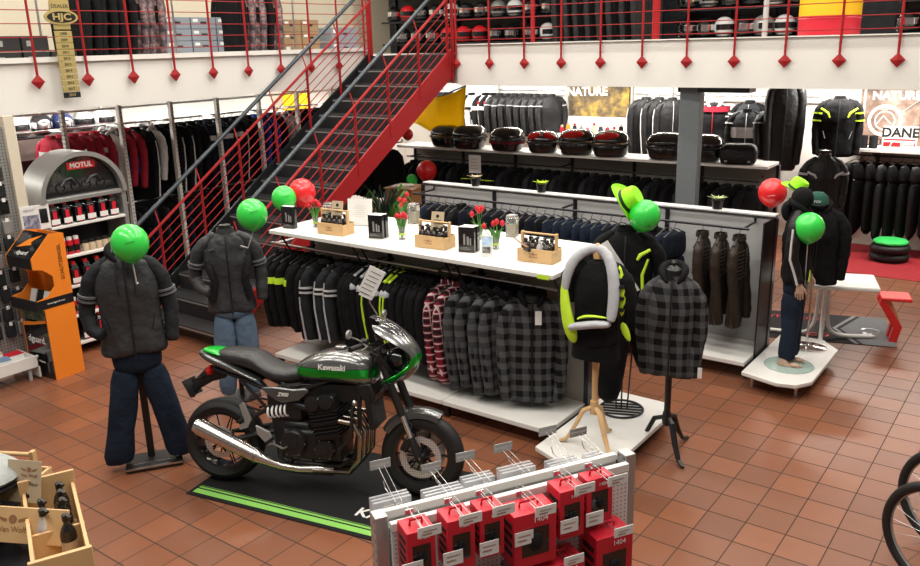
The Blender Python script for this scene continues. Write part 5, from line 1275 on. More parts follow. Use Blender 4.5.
# orange dguard stand
OS = thing('cardboard_display', 'orange and black cardboard display stand by the perforated wall', 'display stand', (-7.956, 3.60, 0), R(4.5))
prof = [(0, 0), (.30, 0), (.30, 1.38), (.16, 1.40), (-.05, 1.20), (-.05, 1.10), (.04, 1.08), (.13, 1.0), (.13, .90), (.05, .82), (-.06, .80), (-.06, .72), (0, .70)]
for x in (0, .40): MB().prism(prof, x, x+.012, 'yz').build('side_panel', M_orange, OS)
MB().box(.012, .40, 0, .012, 0, .70).build('front_panel', M_blackg, OS); MB().box(.012, .40, .29, .30, 0, 1.38).build('back_panel', M_orange, OS)
o = MB().box(.012, .40, 0, .30, .70, .71).build('shelf', M_black, OS); MB().box(-.003, .415, -.075, -.06, .70, .80).build('tray_edge', M_black, OS); MB().box(.4125, .4145, -.06, .30, .71, .80).build('side_band', M_black, OS)
MB().box(.012, .40, -.05, -.04, 1.10, 1.20).build('header_edge', M_black, OS)
m = MB(); m.add([(.012, -.05, 1.20), (.40, -.05, 1.20), (.40, .16, 1.40), (.012, .16, 1.40)], [(0, 1, 2, 3)]); h_ = m.build('header', M_blackg, OS)
m = MB(); N_ = Vector((0, -.69, .72)); 
def hp(x, t_, e=.004): return (x, -.05+.21*t_-.69*e, 1.20+.20*t_+.72*e)
m.add([hp(.08, .35), hp(.2, .55), hp(.19, .7), hp(.34, .9), hp(.25, .6), hp(.28, .5)], [(0, 1, 2), (1, 3, 2), (1, 4, 3), (0, 5, 4, 1)]); m.build('bird_emblem', M_orange, h_)
text('lettering', 'dguard', .06, M_paper, hp(.22, .18), (1, 0, 0), (0, .72, .69), h_, .001)
text('lettering', 'dguard.', .095, M_paper, (.20, -.003, .38), (1, 0, 0), (0, 0, 1), OS, .001, bold=.001)
text('lettering', 'eCall System', .03, M_paper, (.2, -.003, .16), (1, 0, 0), (0, 0, 1), OS, .001)
MB().box(.02, .39, -.003, 0, .58, .70).build('picture', poster_mat('forest_picture', (.02, .05, .02), (.06, .10, .04), (.25, .22, .2), 14), OS)
MB().prism([(.02, .50), (.2, .53), (.39, .57), (.39, .60), (.2, .56), (.02, .54)], -.005, -.002).build('orange_band', M_orange, OS)
text('lettering', 'SCHUTZENGEL', .05, M_black, (.4145, .23, 1.12), (0, 0, 1), (0, -1, 0), OS, .0008)
text('lettering', 'www.dguard.com', .025, M_paper, (.4155, .12, .755), (0, 1, 0), (0, 0, 1), OS, .0005)
for k in range(3):
    t = thing('leaflet_stack', 'stack of leaflets in the opening of the orange display, %s from the left' % ORD[k], 'leaflets', (-7.90+.10*k, 3.66+.01*k, .712), R(4.5), 'leaflet stacks in the orange display'); MB().cbox((0.02, .06, .06), (.085, .03, .13), (R(-20), 0, 0)).build('leaflets', [M_paper, M_fab2, M_paper][k], t)
t = thing('tablet_sign', 'white card with phone picture standing on the shelf behind the orange display', 'sign', (-8.02, 3.92, 1.36), R(75))
o = MB().box(-.13, .13, -.004, .004, 0, .24).build('card', M_paper, t, bevel=.003); MB().box(-.11, .03, -.006, -.004, .01, .15).build('picture', poster_mat('motor_picture', (.02, .02, .03), (.2, .2, .28), (.6, .6, .65), 20), o)
MB().box(.04, .11, -.007, -.004, .06, .20).build('phone_picture', M_blackg, o); text('lettering', 'dguard', .035, M_steel, (-.05, -.005, .20), (1, 0, 0), (0, 0, 1), o, .0005)
# oil display with the arched header; front faces +X
MT = thing('oil_display', 'silver oil display with arched header and white shelves behind the green balloon', 'display shelving', (-8.02, 4.44, 0), R(90))
def arc(r0, r1, y0, y1, zc, n=20, sx=1.):
    m = MB(); rings = []
    for i in range(n+1):
        a = PI*i/n; c, s = math.cos(a)*sx, math.sin(a)
        rings.append([(c*r0, y0, zc+s*r0), (c*r1, y0, zc+s*r1), (c*r1, y1, zc+s*r1), (c*r0, y1, zc+s*r0)])
    return m.loft(rings)
arc(.415, .46, -.04, .36, 1.60).build('arch', M_silver, MT)
m = MB(); m.prism([(math.cos(PI*i/20)*.42, 1.60+math.sin(PI*i/20)*.42) for i in range(21)], .04, .06); hd = m.build('header_panel', M_blackg, MT)
MB().box(-.40, .40, -.03, .05, 1.585, 1.63).build('header_sill', M_silver, MT, bevel=.006)
MB().cbox((0.03, .034, 1.92), (.30, .008, .075)).build('name_plate', mat('red_name_plate', (.55, .01, .015), .4), hd)
text('lettering', 'MOTUL', .07, M_paper, (.03, .028, 1.918), (1, 0, 0), (0, 0, 1), hd, .001, bold=.002)
for x in (-.13, .14):
    m = MB(); m.torus((x-.08, .034, 1.72), .045, .006, 'y', 16, 6); m.torus((x+.08, .034, 1.72), .045, .006, 'y', 16, 6); m.tube([(x-.08, .034, 1.73), (x-.02, .034, 1.79), (x+.04, .034, 1.80), (x+.08, .034, 1.73)], .016, 6); m.build('motorcycle_picture', M_dark, hd)
for x in (-.45, .40): MB().box(x, x+.05, -.02, .36, 0, 1.62).build('side_panel', M_silver, MT)
MB().box(-.40, .40, .34, .36, 0, 1.62).build('back_panel', M_dark, MT)
SZ = (1.36, 1.05, .74, .43, .14)
for z in SZ: MB().box(-.40, .40, -.04, .34, z-.025, z).build('shelf', M_white, MT, bevel=.003)
oc = thing('oil_can', 'x', 'oil can'); MB().box(-.045, .045, -.06, .06, 0, .17).build('body', M_blackg, oc, bevel=.012); MB().prism([(-.06, .165), (.06, .165), (.03, .21), (-.03, .21)], -.03, .03, 'yz').build('shoulder', M_blackg, oc); MB().lathe([(.02, .20), (.02, .235), (.001, .235)], (0, -.02, 0)).build('cap', mat('red_cap', (.6, .02, .02), .4), oc); MB().box(-.02, .02, -.0625, -.060, .01, .15).build('red_label', M_boxred, oc); MB().box(-.043, .043, -.064, -.060, .02, .07).build('white_label', M_paper, oc); MB().tube([(0, .0, .20), (0, .04, .225), (0, .065, .19)], .008, 6).build('handle', bpy.data.materials['red_cap'], oc)
sp = thing('spray_can', 'x', 'spray can'); MB().lathe([(.028, 0), (.03, .003), (.03, .14), (.02, .15)]).build('body', M_boxred, sp); MB().lathe([(.026, .14), (.026, .175), (.001, .178)]).build('cap', M_paper, sp); MB().lathe([(.0302, .03), (.0302, .09)]).build('sticker', M_blackg, sp)
jr = thing('small_jar', 'x', 'jar'); MB().lathe([(.03, 0), (.032, .06), (.02, .08)]).build('body', M_card, jr); MB().lathe([(.024, .075), (.024, .10), (.001, .10)]).build('cap', M_ink, jr)
def onshelf(p, xs, z, y, l, g, sc=1.):
    for i, x in enumerate(xs): place(p, (-8.0-y, 4.42+x, z+.001), R(90+random.uniform(-4, 4)), l % ORD[i], g, sc)
onshelf(oc, lin(-.32, .32, 6), SZ[0], .06, 'black oil can with red label on the top shelf, %s from the left', 'oil cans on the top shelf')
onshelf(oc, lin(-.30, .32, 6), SZ[0], .21, 'black oil can in the rear of the top shelf, %s from the left', 'oil cans on the top shelf')
onshelf(sp, lin(-.33, -.12, 4), SZ[1], .05, 'spray can with white cap on the second shelf, %s from the left', 'spray cans on the second shelf')
onshelf(jr, lin(-.03, .33, 6), SZ[1], .05, 'small pale jar on the second shelf, %s from the left', 'jars on the second shelf', 1.1)
onshelf(oc, lin(-.32, .32, 6), SZ[2], .06, 'black oil can with red label on the third shelf, %s from the left', 'oil cans on the third shelf')
onshelf(sp, lin(-.33, .33, 9), SZ[3], .05, 'spray can with white cap on the fourth shelf, %s from the left', 'spray cans on the fourth shelf')
onshelf(oc, lin(-.32, .32, 5), SZ[4], .08, 'black oil can on the lowest shelf of the oil display, %s from the left', 'oil cans on the lowest shelf', 1.1)

# ---------------------------------------------------------------- right side: play table, tyres, carpet, bicycle
m = MB(); m.box(-2.75, 2.0, 11.35, 13.05, 0, .006); tag(m.build('red_carpet', M_carpet), 'red carpet in front of the back wall racks', 'carpet')
for i in range(2):
    t = thing('tyre', 'black motorcycle tyre lying on the red carpet, %s of the two' % ['lower', 'upper'][i], 'tyre', (-1.90, 12.30, .006+.115*i), 0, 'stacked tyres'); t.scale = (.84, .84, .92)
    rings = [[(math.cos(2*PI*k/40)*r, math.sin(2*PI*k/40)*r, z) for k in range(40)] for r, z in ((.17, .0), (.25, .0), (.29, .03), (.30, .06), (.29, .095), (.25, .122), (.17, .122), (.19, .06))]
    MB().loft(rings, loop=True).build('tread', M_rubber, t)
t = thing('seat_cushion', 'round green cushion on top of the stacked tyres', 'cushion', (-1.90, 12.30, .235)); t.scale = (.86, .86, .8)
MB().lathe([(.0, 0), (.22, .0), (.25, .02), (.25, .05), (.22, .07), (.0, .075)], n=32).build('cushion', mat('green_cushion', (.03, .50, .10), .5), t); MB().torus((0, 0, .035), .252, .006, 'z', 36, 6).build('piping', M_green, t)
t = thing('floor_mat', 'grey and black printed mat under the play table', 'mat', (-2.23, 8.406, 0), math.atan2(.328, 1.057))
MB().box(-.95, 1.10, .0, .92, 0, .006).build('mat', mat('dark_mat', (.012, .012, .014), .9), t); MB().prism([(.80, 0), (1.10, 0), (1.10, .92), (.86, .92), (.62, .45)], .006, .0075, 'xy').build('grey_field', mat('grey_mat_print', (.13, .135, .14), .9, noise=.15), t)
MB().prism([(.72, 0), (.76, 0), (.58, .45), (.82, .92), (.78, .92), (.54, .45)], .0076, .009, 'xy').build('grey_line', mat('grey_line', (.2, .2, .21), .9), t)
text('lettering', 'DYNAXCO', .14, M_redink, (.15, .20, .0075), (1, 0, 0), (0, 1, 0), t, .0004); text('lettering', 'DYNAXCO', .14, M_redink, (.15, .72, .0075), (1, 0, 0), (0, 1, 0), t, .0004)
MB().torus((.90, .42, .009), .09, .006, 'z', 28, 5).build('round_print', M_steel, t)
t = thing('play_table', 'white table on bent white tube legs beside the red stool', 'table', (-1.90, 8.72, 0), math.atan2(.328, 1.057))
MB().cbox((.02, -.42, .70), (.80, .50, .045), (0, 0, R(0))).build('tabletop', M_white, t, bevel=.015)
MB().cbox((.26, -.42, .7235), (.25, .26, .004)).build('inlay', M_steel, t, bevel=.002); MB().cbox((0.0, -.30, .7235), (.10, .08, .004)).build('green_print', M_green, t)
o = MB().lathe([(.03, .60), (.05, .63), (.13, .66), (.14, .68)], (0, -.20, 0)).build('bracket', M_white, t)
for (x1, y1, sgn) in ((.56, .02, 1), (-.90, .02, -1), (-.03, -.42, 0), (.05, .35, 0)):
    q = Vector((x1, y1, 0)); c0 = Vector((q.x*.06, -.1+q.y*.08, 0)); d = (q-c0).normalized()
    MB().tube([(c0.x, c0.y-.05, .64), (c0.x, c0.y, .30), (c0.x+d.x*.02, c0.y+d.y*.02, .12), (c0.x+d.x*.09, c0.y+d.y*.09, .045), (c0.x+d.x*.2, c0.y+d.y*.2, .03), (q.x, q.y, .03)], .022, 10).build('leg', M_white, t, subdiv=1)
t = thing('red_stool', 'red folded-sheet stool standing on the grey part of the mat', 'stool', (-1.29, 8.98, 0), math.atan2(.328, 1.057)); t.scale = (.88, .88, .98)
M_redst = mat('red_stool_paint', (.62, .02, .02), .35)
MB().cbox((.0, 0, .455), (.32, .30, .035)).build('seat', M_redst, t, bevel=.01)
for y in (-.09, .09): MB().prism([(-.16, .44), (-.10, .44), (.09, .17), (.05, .0), (-.03, .0), (.0, .16), (-.17, .40)], y-.05, y+.05).build('leg', M_redst, t, bevel=.006)
MB().tube([(-.05, 0, .40), (.06, 0, .22)], .015).build('brace', M_wood, t)
# bicycle at the right edge
bi = thing('bicycle_trailer', 'trailer with two black bicycle wheels at the lower right edge', 'trailer', (-0.312, 4.709, 0), R(-22))
def bwheel(x, Rr=.34, lean=0, y=0):
    t = empty('wheel', (x, y, Rr), 0, bi); t.rotation_euler = (lean, 0, 0)
    MB().torus((0, 0, 0), Rr-.028, .028, 'y', 56, 10).build('tyre', M_rubber, t); MB().torus((0, 0, 0), Rr-.05, .010, 'y', 56, 6).build('rim', M_silver, t)
    for k in range(20):
        a = 2*PI*k/20; MB().cyl((math.cos(a+.5*(-1)**k)*.02, .02*(-1)**k, math.sin(a+.5*(-1)**k)*.02), (math.cos(a)*(Rr-.055), 0, math.sin(a)*(Rr-.055)), .0012, n=4).build('spoke', M_steel, t)
    MB().cyl((0, -.05, 0), (0, .05, 0), .018).build('hub', M_steel, t)
    return t
bwheel(.0, .33); bwheel(-.17, .33, 0, .43)
MB().cyl((0, 0, .33), (-.17, .43, .33), .012).build('axle', M_silver, bi)
MB().tube([(0, 0, .30), (.18, -.02, .62), (.3, -.02, .9)], .014).build('fork', M_silver, bi)
MB().tube([(.3, .11, .30), (.45, .0, .55), (.3, -.02, .9)], .014).build('frame', M_silver, bi)
MB().sph((.16, -.04, .20), .09, (1, .4, .9)).build('side_bag', M_whitefab, bi)
# ---------------------------------------------------------------- motorcycle cases on the rear shelf
def case(name, kind):
    t = thing(name, 'x', 'motorcycle case'); K_ = 1
    W, D, H = .27, .20, .29
    MB().loft([ell(0, 0, W*.75, D*.75, 0, 24, 3), ell(0, 0, W*.85, D*.85, .02, 24, 3), ell(0, 0, W*.97, D*.97, .13, 24, 3), ell(0, 0, W, D, .145, 24, 3)]).build('shell', M_blackg, t, subdiv=1)
    MB().loft([ell(0, 0, W, D, .152, 24, 3), ell(0, 0, W*.99, D*.99, .18, 24, 3), ell(0, .01, W*.90, D*.88, .245, 24, 3), ell(0, .02, W*.62, D*.6, .285, 24, 3), ell(0, .02, W*.25, D*.25, .292, 24, 3)]).build('lid', M_blackg, t, subdiv=1)
    MB().loft([ell(0, 0, W*1.015, D*1.015, .138, 24, 3), ell(0, 0, W*1.015, D*1.015, .155, 24, 3)], cap=False).build('seam', M_black, t)
    MB().cbox((0, -D-.005, .125), (.07, .02, .04)).build('latch', M_dark, t, bevel=.005)
    rl = bpy.data.materials['red_lens']
    if kind == 'low': MB().loft([ell(0, 0, W*1.01, D*1.01, .10, 24, 3), ell(0, 0, W*1.012, D*1.012, .13, 24, 3)], cap=False).build('red_reflector', mat('dark_red_lens', (.12, .005, .01), .2), t)
    if kind in ('red', 'big'):
        for s in ((-1, 1) if kind == 'red' else (-.35,)):
            m = MB(); m.sph((s*.12, -.125, .225), .11, (1.0 if kind == 'red' else 1.5, .9, .42), 20, 12, (R(-28), R(12*s), 0)); m.build('red_reflector', rl, t)
    if kind == 'red': MB().sph((0, -.13, .235), .05, (1.2, .8, .5), rot=(R(-30), 0, 0)).build('silver_badge', M_silver, t)
    return t
cA = case('top_case', 'plain'); cB = case('top_case', 'low'); cC = case('top_case', 'red'); cD = case('top_case', 'big')
g = 'motorcycle cases on the rear shelf'
for p, x, y, rz, sc, l in ((cA, -8.10, 10.56, 0, .95, 'plain black motorcycle case at the left end of the rear shelf'), (cA, -7.60, 10.50, 4, 1.02, 'plain black motorcycle case second from the left on the rear shelf'),
    (cB, -6.92, 10.52, 4, .98, 'low black case with dark red reflector, third from the left'), (cC, -6.33, 10.58, 18, .88, 'black case with two bright red reflectors and silver badge, fourth from the left'),
    (cD, -5.80, 10.62, 24, 1.0, 'black case with one red reflector, left of the two similar ones'), (cD, -5.27, 10.62, 24, 1.0, 'black case with one red reflector, right of the two similar ones'),
    (cA, -4.48, 10.68, 15, 1.0, 'glossy black case partly hidden behind the left side of the grey column'), (cA, -3.98, 10.72, 10, .98, 'glossy black case just right of the grey column')):
    place(p, (x, y, 1.421), R(rz), l, g, (sc, sc, sc*1.22))
for i, (x, y) in enumerate(((-3.50, 10.66), (-3.42, 10.92))):
    if i: continue
    t = thing('pannier', 'square black pannier at the right end of the rear shelf', 'motorcycle case', (x, y, 1.421), R(14), g)
    MB().loft([ell(0, 0, .20, .13, 0, 24, 5), ell(0, 0, .22, .15, .03, 24, 5), ell(0, 0, .235, .16, .12, 24, 5), ell(0, .01, .23, .15, .20, 24, 5), ell(0, .02, .18, .11, .265, 24, 5)]).build('shell', M_leather, t, subdiv=1)
    MB().loft([ell(0, 0, .238, .163, .15, 24, 5), ell(0, 0, .238, .163, .165, 24, 5)], cap=False).build('seam', M_black, t)
    for s in (-1, 1): MB().cbox((s*.14, -.155, .05), (.035, .01, .025)).build('badge', M_silver, t)
t = thing('case_note', 'white note hanging from the front edge of the rear shelf below the second case', 'sign', (-7.35, 10.28, 1.36), R(10))
MB().box(-.10, .10, -.002, .002, -.27, .0).build('sheet', M_paper, t); m = MB()
for k in range(4): m.box(-.06, .06, -.004, -.002, -.06-.05*k, -.05-.05*k)
m.build('print', M_steel, t)
railbar('hanging_rail', 'dark rail of black jackets seen under the red stair beam', -9.5, -8.4, 9.6, 1.55, ends=.3, m_=M_dark)
row(pBK, lin(-9.4, -8.5, 10), 9.6, 1.54, R(60), lambda i: 'black jacket on the rail under the red stair beam, %s from the left' % ORD[i], 'black jackets under the red stair beam')
t = thing('wooden_cabinet', 'brown wooden cabinet with papers on top between the stairs and the middle shelving', 'cabinet', (-7.60, 8.95, 0), R(6)); t.scale = (.8, .9, 1.07)
MB().box(-.28, .28, -.22, .22, 0, .98).build('body', M_brownwood, t, bevel=.005); MB().box(-.30, .30, -.24, .24, .98, 1.0).build('top', M_brownwood, t, bevel=.004)
MB().box(-.26, .26, -.232, -.22, .1, .9).build('door', M_brownwood, t)
for i in range(2):
    t = thing('brochure', 'pale brochure lying on the brown wooden cabinet, %s one' % ['lower', 'upper'][i], 'brochure', (-7.66+.06*i, 8.92, 1.071+.012*i), R(20+30*i), 'brochures on the wooden cabinet'); MB().box(-.12, .12, -.09, .09, 0, .011).build('pages', [M_paper, M_cream][i], t)
t = thing('dry_plant', 'dark leafy plant behind the paper card, under the red stair beam', 'plant', (-7.0, 7.8, 0)); t.scale = (.75, .75, 1.15)
MB().lathe([(.12, 0), (.16, .25), (.15, .25)], n=20).build('pot', M_black, t)
for k in range(26):
    a = k*2.4; c, s = math.cos(a), math.sin(a); q = .12+.012*(k % 9)
    MB().tube([(0, 0, .25), (c*q*.5, s*q*.5, .7+.01*k), (c*q*1.7, s*q*1.7, .92+.008*k), (c*q*2.4, s*q*2.4, .80+.008*k)], [.01, .02, .024, .003], 5, flat=.25).build('leaf', M_stem if k % 4 == 0 else mat('dark_leaf', (.015, .035, .02), .5) if k == 1 else bpy.data.materials.get('dark_leaf') or M_stem, t)
t = thing('yellow_cloth', 'yellow banner cloth hanging below the end of the red stair beam', 'banner', (-8.25, 10.75, 0))
vs = []; n_ = 9
for i in range(n_):
    for j in range(7): u, v = i/(n_-1), j/6.; vs.append((-.55+u*.95-.15*v*(1-u), .06*math.sin(u*9+v*2), 2.34-v*(.30+.62*u)-(1-u)*.30+.03*math.sin(u*7)))
MB().add(vs, [(i*7+j, (i+1)*7+j, (i+1)*7+j+1, i*7+j+1) for i in range(n_-1) for j in range(6)]).build('cloth', M_yelfab, t).modifiers.new('s', 'SOLIDIFY').thickness = .008
MB().cyl((-.6, 0, 2.02), (.42, 0, 2.35), .012).build('rod', M_dark, t)

t = thing('yellow_banner', 'yellow banner seen through the stair railing below the left gallery', 'banner', (-10.75, 9.90, 0), R(60)); MB().cbox((0, 0, 2.07), (.44, .01, .40)).build('cloth', M_yelfab, t); MB().cyl((-.22, 0, 2.28), (.22, 0, 2.28), .01).build('rod', M_dark, t); MB().cyl((0, 0, 2.28), (0, 0, 2.478), .004).build('cord', M_dark, t)
# ---------------------------------------------------------------- posters, sign and shelf on the back wall
def poster(label, x0, x1, z0, z1, mm, y=13.05, name='poster'):
    t = thing(name, label, 'poster', ((x0+x1)/2, y, (z0+z1)/2)); w, h = (x1-x0)/2, (z1-z0)/2
    o = MB().box(-w, w, -.02, .03, -h, h).build('print', mm, t); return t, w, h
t, w, h = poster('rocky yellow nature poster with white brush lettering left of the column', -7.28, -6.15, 1.72, 2.25, poster_mat('rock_poster', (.01, .01, .012), (.16, .11, .05), (.55, .38, .06), 3.2))
text('lettering', 'NATURE', .20, M_paper, (-.22, -.022, .15), (1, 0, .03), (0, 0, 1), t, .001, bold=.008)
t = thing('wall_shelf', 'white lit shelf with small figures below the yellow nature poster', 'shelf', (-6.75, 12.9, 1.42)); MB().box(-.66, .66, -.18, .18, -.02, .02).build('board', M_white, t); MB().box(-.66, .66, .12, .15, .02, .30).build('backing', M_paper, t)
fm = [M_redfab, M_orange, M_fab2, M_silver, M_boxred, M_card, M_greyfab, M_redfab, M_card, M_fab]
for i, x in enumerate(lin(-7.32, -6.2, 10)):
    t = thing('key_figure', 'small coloured item on the lit shelf under the nature poster, %s from the left' % ORD[i], 'figure', (x, 12.86, 1.441), 0, 'small items on the lit shelf')
    hh = .10+.05*((i*3) % 4)/3; MB().loft([ell(0, 0, .03, .03, 0), ell(0, 0, .045, .03, hh*.5), ell(0, 0, .03, .025, hh)]).build('body', fm[i], t); MB().sph((0, 0, hh+.02), .025, n=10, m=8).build('top', [M_card, M_silver, M_redfab][i % 3], t)
t, w, h = poster('rock coloured mountain poster with round white emblem behind the white wall shelf', -2.60, .3, 1.46, 2.30, poster_mat('mountain_poster', (.10, .06, .05), (.26, .17, .13), (.50, .42, .36), 2.6))
text('lettering', 'NATURE', .16, M_paper, (-1.00, -.024, .26), (1, 0, .02), (0, 0, 1), t, .001, bold=.008)
m = MB(); m.torus((-1.12, -.024, -.08), .20, .022, 'y', 40, 6, 1); m.torus((-1.12, -.024, -.08), .125, .008, 'y', 40, 6); m.tube([(-1.22, -.026, -.13), (-1.14, -.026, -.01), (-1.10, -.026, -.06), (-1.04, -.026, -.12)], .008, 6); m.build('round_emblem', M_paper, t)
text('lettering', 'DISCOVER', .045, M_paper, (-1.12, -.03, .082), (1, 0, 0), (0, 0, 1), t, .001)
m = MB(); m.tube([(-.90, -.025, .05), (-.60, -.025, .30), (-.45, -.025, .38)], [.025, .03, .02], 6, flat=.3); m.build('white_slash', M_paper, t)
t = thing('brand_sign', 'white sign with black letters over red bars on the white wall shelf', 'sign', (-1.99, 12.62, 1.461), R(4)); t.scale = (.80, 1, .90)
MB().box(-.26, .26, -.02, .02, 0, .34).build('board', M_paper, t, bevel=.004)
text('lettering', 'DANE', .19, M_ink, (0.0, -.022, .245), (1, 0, 0), (0, 0, 1), t, .002, bold=.006, sx=1.1)
m = MB(); m.box(-.24, .24, -.0225, -.02, .135, .155); m.prism([(-.24, .04), (-.15, .04), (-.12, .105), (-.24, .105)], -.0225, -.02); m.prism([(-.13, .04), (.02, .04), (.02, .105), (-.10, .105)], -.0225, -.02); m.box(.225, .24, -.0225, -.02, .04, .105); m.build('red_bars', M_redink, t)
text('lettering', 'DANMARK', .04, M_redink, (.13, -.022, .07), (1, 0, 0), (0, 0, 1), t, .001)
for i in range(3):
    t = thing('dark_mug', 'dark mug on the left end of the white wall shelf, %s of three' % ['left', 'middle', 'right'][i], 'mug', (-2.56+.125*i, 12.62, 1.461), 0, 'dark mugs on the white wall shelf')
    MB().lathe([(.05, 0), (.055, .01), (.055, .17), (.048, .17), (.045, .02)], n=18).build('body', M_fab2, t); MB().tube([(.05, 0, .13), (.085, 0, .12), (.085, 0, .06), (.05, 0, .04)], .008, 6).build('handle', M_fab2, t)
# white lit panels of the back wall racks
for i, (x0, x1) in enumerate(((-10.2, -7.32), (-6.1, -4.7), (-4.66, -2.55))):
    t = thing('wall_panel', 'white rear panel of the back wall rack, %s from the left' % ORD[i], 'wall panel', ((x0+x1)/2, 13.07, 0)); w = (x1-x0)/2
    MB().box(-w, w, -.02, .02, .2, 2.40).build('panel', M_white, t); MB().cyl((-w, -.2, 2.36), (w, -.2, 2.36), .012, n=8).build('top_rail', M_steel, t)
    for x in lin(-w, w, 3): MB().box(x-.015, x+.015, -.06, -.02, .2, 2.4).build('upright', M_slot, t)
# lower rails on the back wall behind the rear shelf: nothing but dark clothes can be seen there

# ---------------------------------------------------------------- helmets
def helmet(mm, mv):
    t = thing('helmet', 'x', 'helmet')
    m = MB(); m.loft([ell(0, .01, .085, .10, .0, 20, 2.2), ell(0, .0, .115, .135, .03, 20, 2.2), ell(0, 0, .13, .155, .10, 20, 2.1), ell(0, .01, .128, .145, .16, 20, 2.1), ell(0, .02, .10, .115, .215, 20, 2), ell(0, .025, .05, .06, .245, 20, 2), ell(0, .025, .012, .014, .25, 20, 2)]); m.build('shell', mm, t, subdiv=1)
    MB().loft([[(math.cos(a)*.134, math.sin(a)*.158, z) for a in [PI*1.14+PI*.72*k/12 for k in range(13)]] for z in (.085, .12, .155)], cap=False, closed=False).build('visor', mv, t)
    MB().loft([ell(0, -.01, .119, .142, .03, 20), ell(0, -.01, .121, .146, .055, 20)], cap=False).build('chin_trim', M_black, t)
    return t
M_hw = mat('white_gloss', (.6, .6, .6), .2, coat=.5)
hel = [helmet(M_blackg, M_chrome), helmet(M_hw, M_blackg), helmet(bpy.data.materials['red_name_plate'], M_blackg), helmet(M_silver, M_blackg), helmet(mat('dark_blue_gloss', (.01, .015, .05), .2, coat=.5), M_chrome)]
hn = {0: 'black', 1: 'white', 2: 'red', 3: 'silver', 4: 'dark blue'}
def helrow(n, a, b, fn, rz, seq, l, g, sc=1.):
    for i, u in enumerate(lin(a, b, n)):
        k = seq[i % len(seq)]; place(hel[k], fn(u), rz+R(random.uniform(-25, 25)), '%s helmet %s, %s from left' % (hn[k], l, ORD[i]), g, sc)
# lower left: helmets on a shelf above the red jackets
t = thing('helmet_shelf', 'steel shelf of helmets high on the left, under the gallery', 'shelf', (-10.6, 5.55, 0)); MB().box(-.2, .2, -1.1, .9, 1.99, 2.01).build('board', M_dark, t)
for y in (-1.0, .85): MB().box(-.21, -.19, y-.02, y+.02, 0, 2.35).build('upright', M_slot, t)
for y in (-.9, .8): MB().box(.18, .2, y-.02, y+.02, 0, 2.0).build('upright', M_dark, t)
helrow(7, 4.6, 6.3, lambda u: (-10.6, u, 2.011), R(80), [0, 0, 1, 0, 4, 3, 1, 0, 0, 3], 'on the shelf under the left gallery', 'helmets under the left gallery', 1.05)
# gallery: rear shelves with helmets
def upper_shelf(name, label, x0, x1, y, levels, d=.4, zt=4.6):
    t = thing(name, label, 'shelf', ((x0+x1)/2, y, 2.84)); w = (x1-x0)/2
    for z in levels: MB().box(-w, w, -d/2, d/2, z-.03, z).build('board', M_dark, t)
    for x in lin(-w, w, 4): MB().box(x-.02, x+.02, d/2-.04, d/2, 0, zt-2.84).build('upright', M_dark, t)
    MB().box(-w, w, d/2, d/2+.02, 0, zt-2.84).build('back_panel', M_black, t)
    return t
upper_shelf('helmet_shelf', 'dark gallery shelf of helmets above the top of the stairs', -9.9, -5.9, 11.4, (.16, .52, .92))
helrow(12, -9.5, -6.05, lambda u: (u, 11.3, 3.002), R(30), [0, 0, 0, 2, 2, 2, 0, 0, 0, 1, 0, 3], 'on the lower gallery shelf above the stairs', 'helmets on the gallery shelf by the stairs')
helrow(13, -9.7, -6.05, lambda u: (u, 11.3, 3.362), R(30), [0, 2, 0, 0, 1, 0, 0, 3, 1, 0, 0, 1, 0], 'on the upper gallery shelf above the stairs', 'helmets on the gallery shelf by the stairs')
upper_shelf('helmet_shelf', 'dark gallery shelf of helmets left of the red post', -5.85, -4.9, 11.2, (.16, .52, .92))
helrow(4, -5.75, -5.1, lambda u: (u, 11.1, 3.002), R(30), [1, 0, 1, 1], 'on the short gallery shelf by the red post', 'helmets on the short gallery shelf')
upper_shelf('goods_shelf', 'dark gallery shelf of gear between the red post and the yellow drum', -4.5, -2.8, 11.1, (.14, .50, .90))
helrow(7, -4.4, -2.9, lambda u: (u, 11.0, 2.982), R(30), [0, 0, 1, 0, 3, 1, 0], 'on the gallery shelf left of the yellow drum', 'helmets left of the yellow drum')
helrow(6, -4.4, -3.0, lambda u: (u, 11.0, 3.342), R(30), [0, 3, 0, 0, 1, 0], 'on the upper gallery shelf left of the yellow drum', 'helmets left of the yellow drum')
upper_shelf('goods_shelf', 'dark gallery shelf of gear right of the yellow drum', -1.9, .2, 11.1, (.14, .50, .90))
helrow(8, -1.8, .0, lambda u: (u, 11.0, 2.982), R(30), [0, 0, 3, 0, 1, 0, 0, 3], 'on the gallery shelf right of the yellow drum', 'helmets right of the yellow drum')
# gallery clothes between
railbar('hanging_rail', 'gallery rail of long black garments beside the red post', -5.95, -4.55, 10.35, 4.05, ends=.3)
row(pLS, lin(-5.85, -4.7, 8), 10.35, 4.04, R(70), lambda i: 'long black suit on the gallery rail beside the red post, %s from the left' % ORD[i], 'long black suits on the gallery')
for i, (x, y) in enumerate(((-4.22, 9.6), (-6.15, 10.0))):
    m = MB(); m.cyl((0, 0, 2.84), (0, 0, 6.2), .045 if i == 0 else .03, n=16); o = m.build('trim_%d' % (4+i), M_red); o.location = (x, y, 0); struct(o)
m = MB(); m.cyl((0, 0, 2.84), (0, 0, 6.2), .03, n=14); o = m.build('trim_6', M_grey); o.location = (-3.05, 9.9, 0); struct(o)
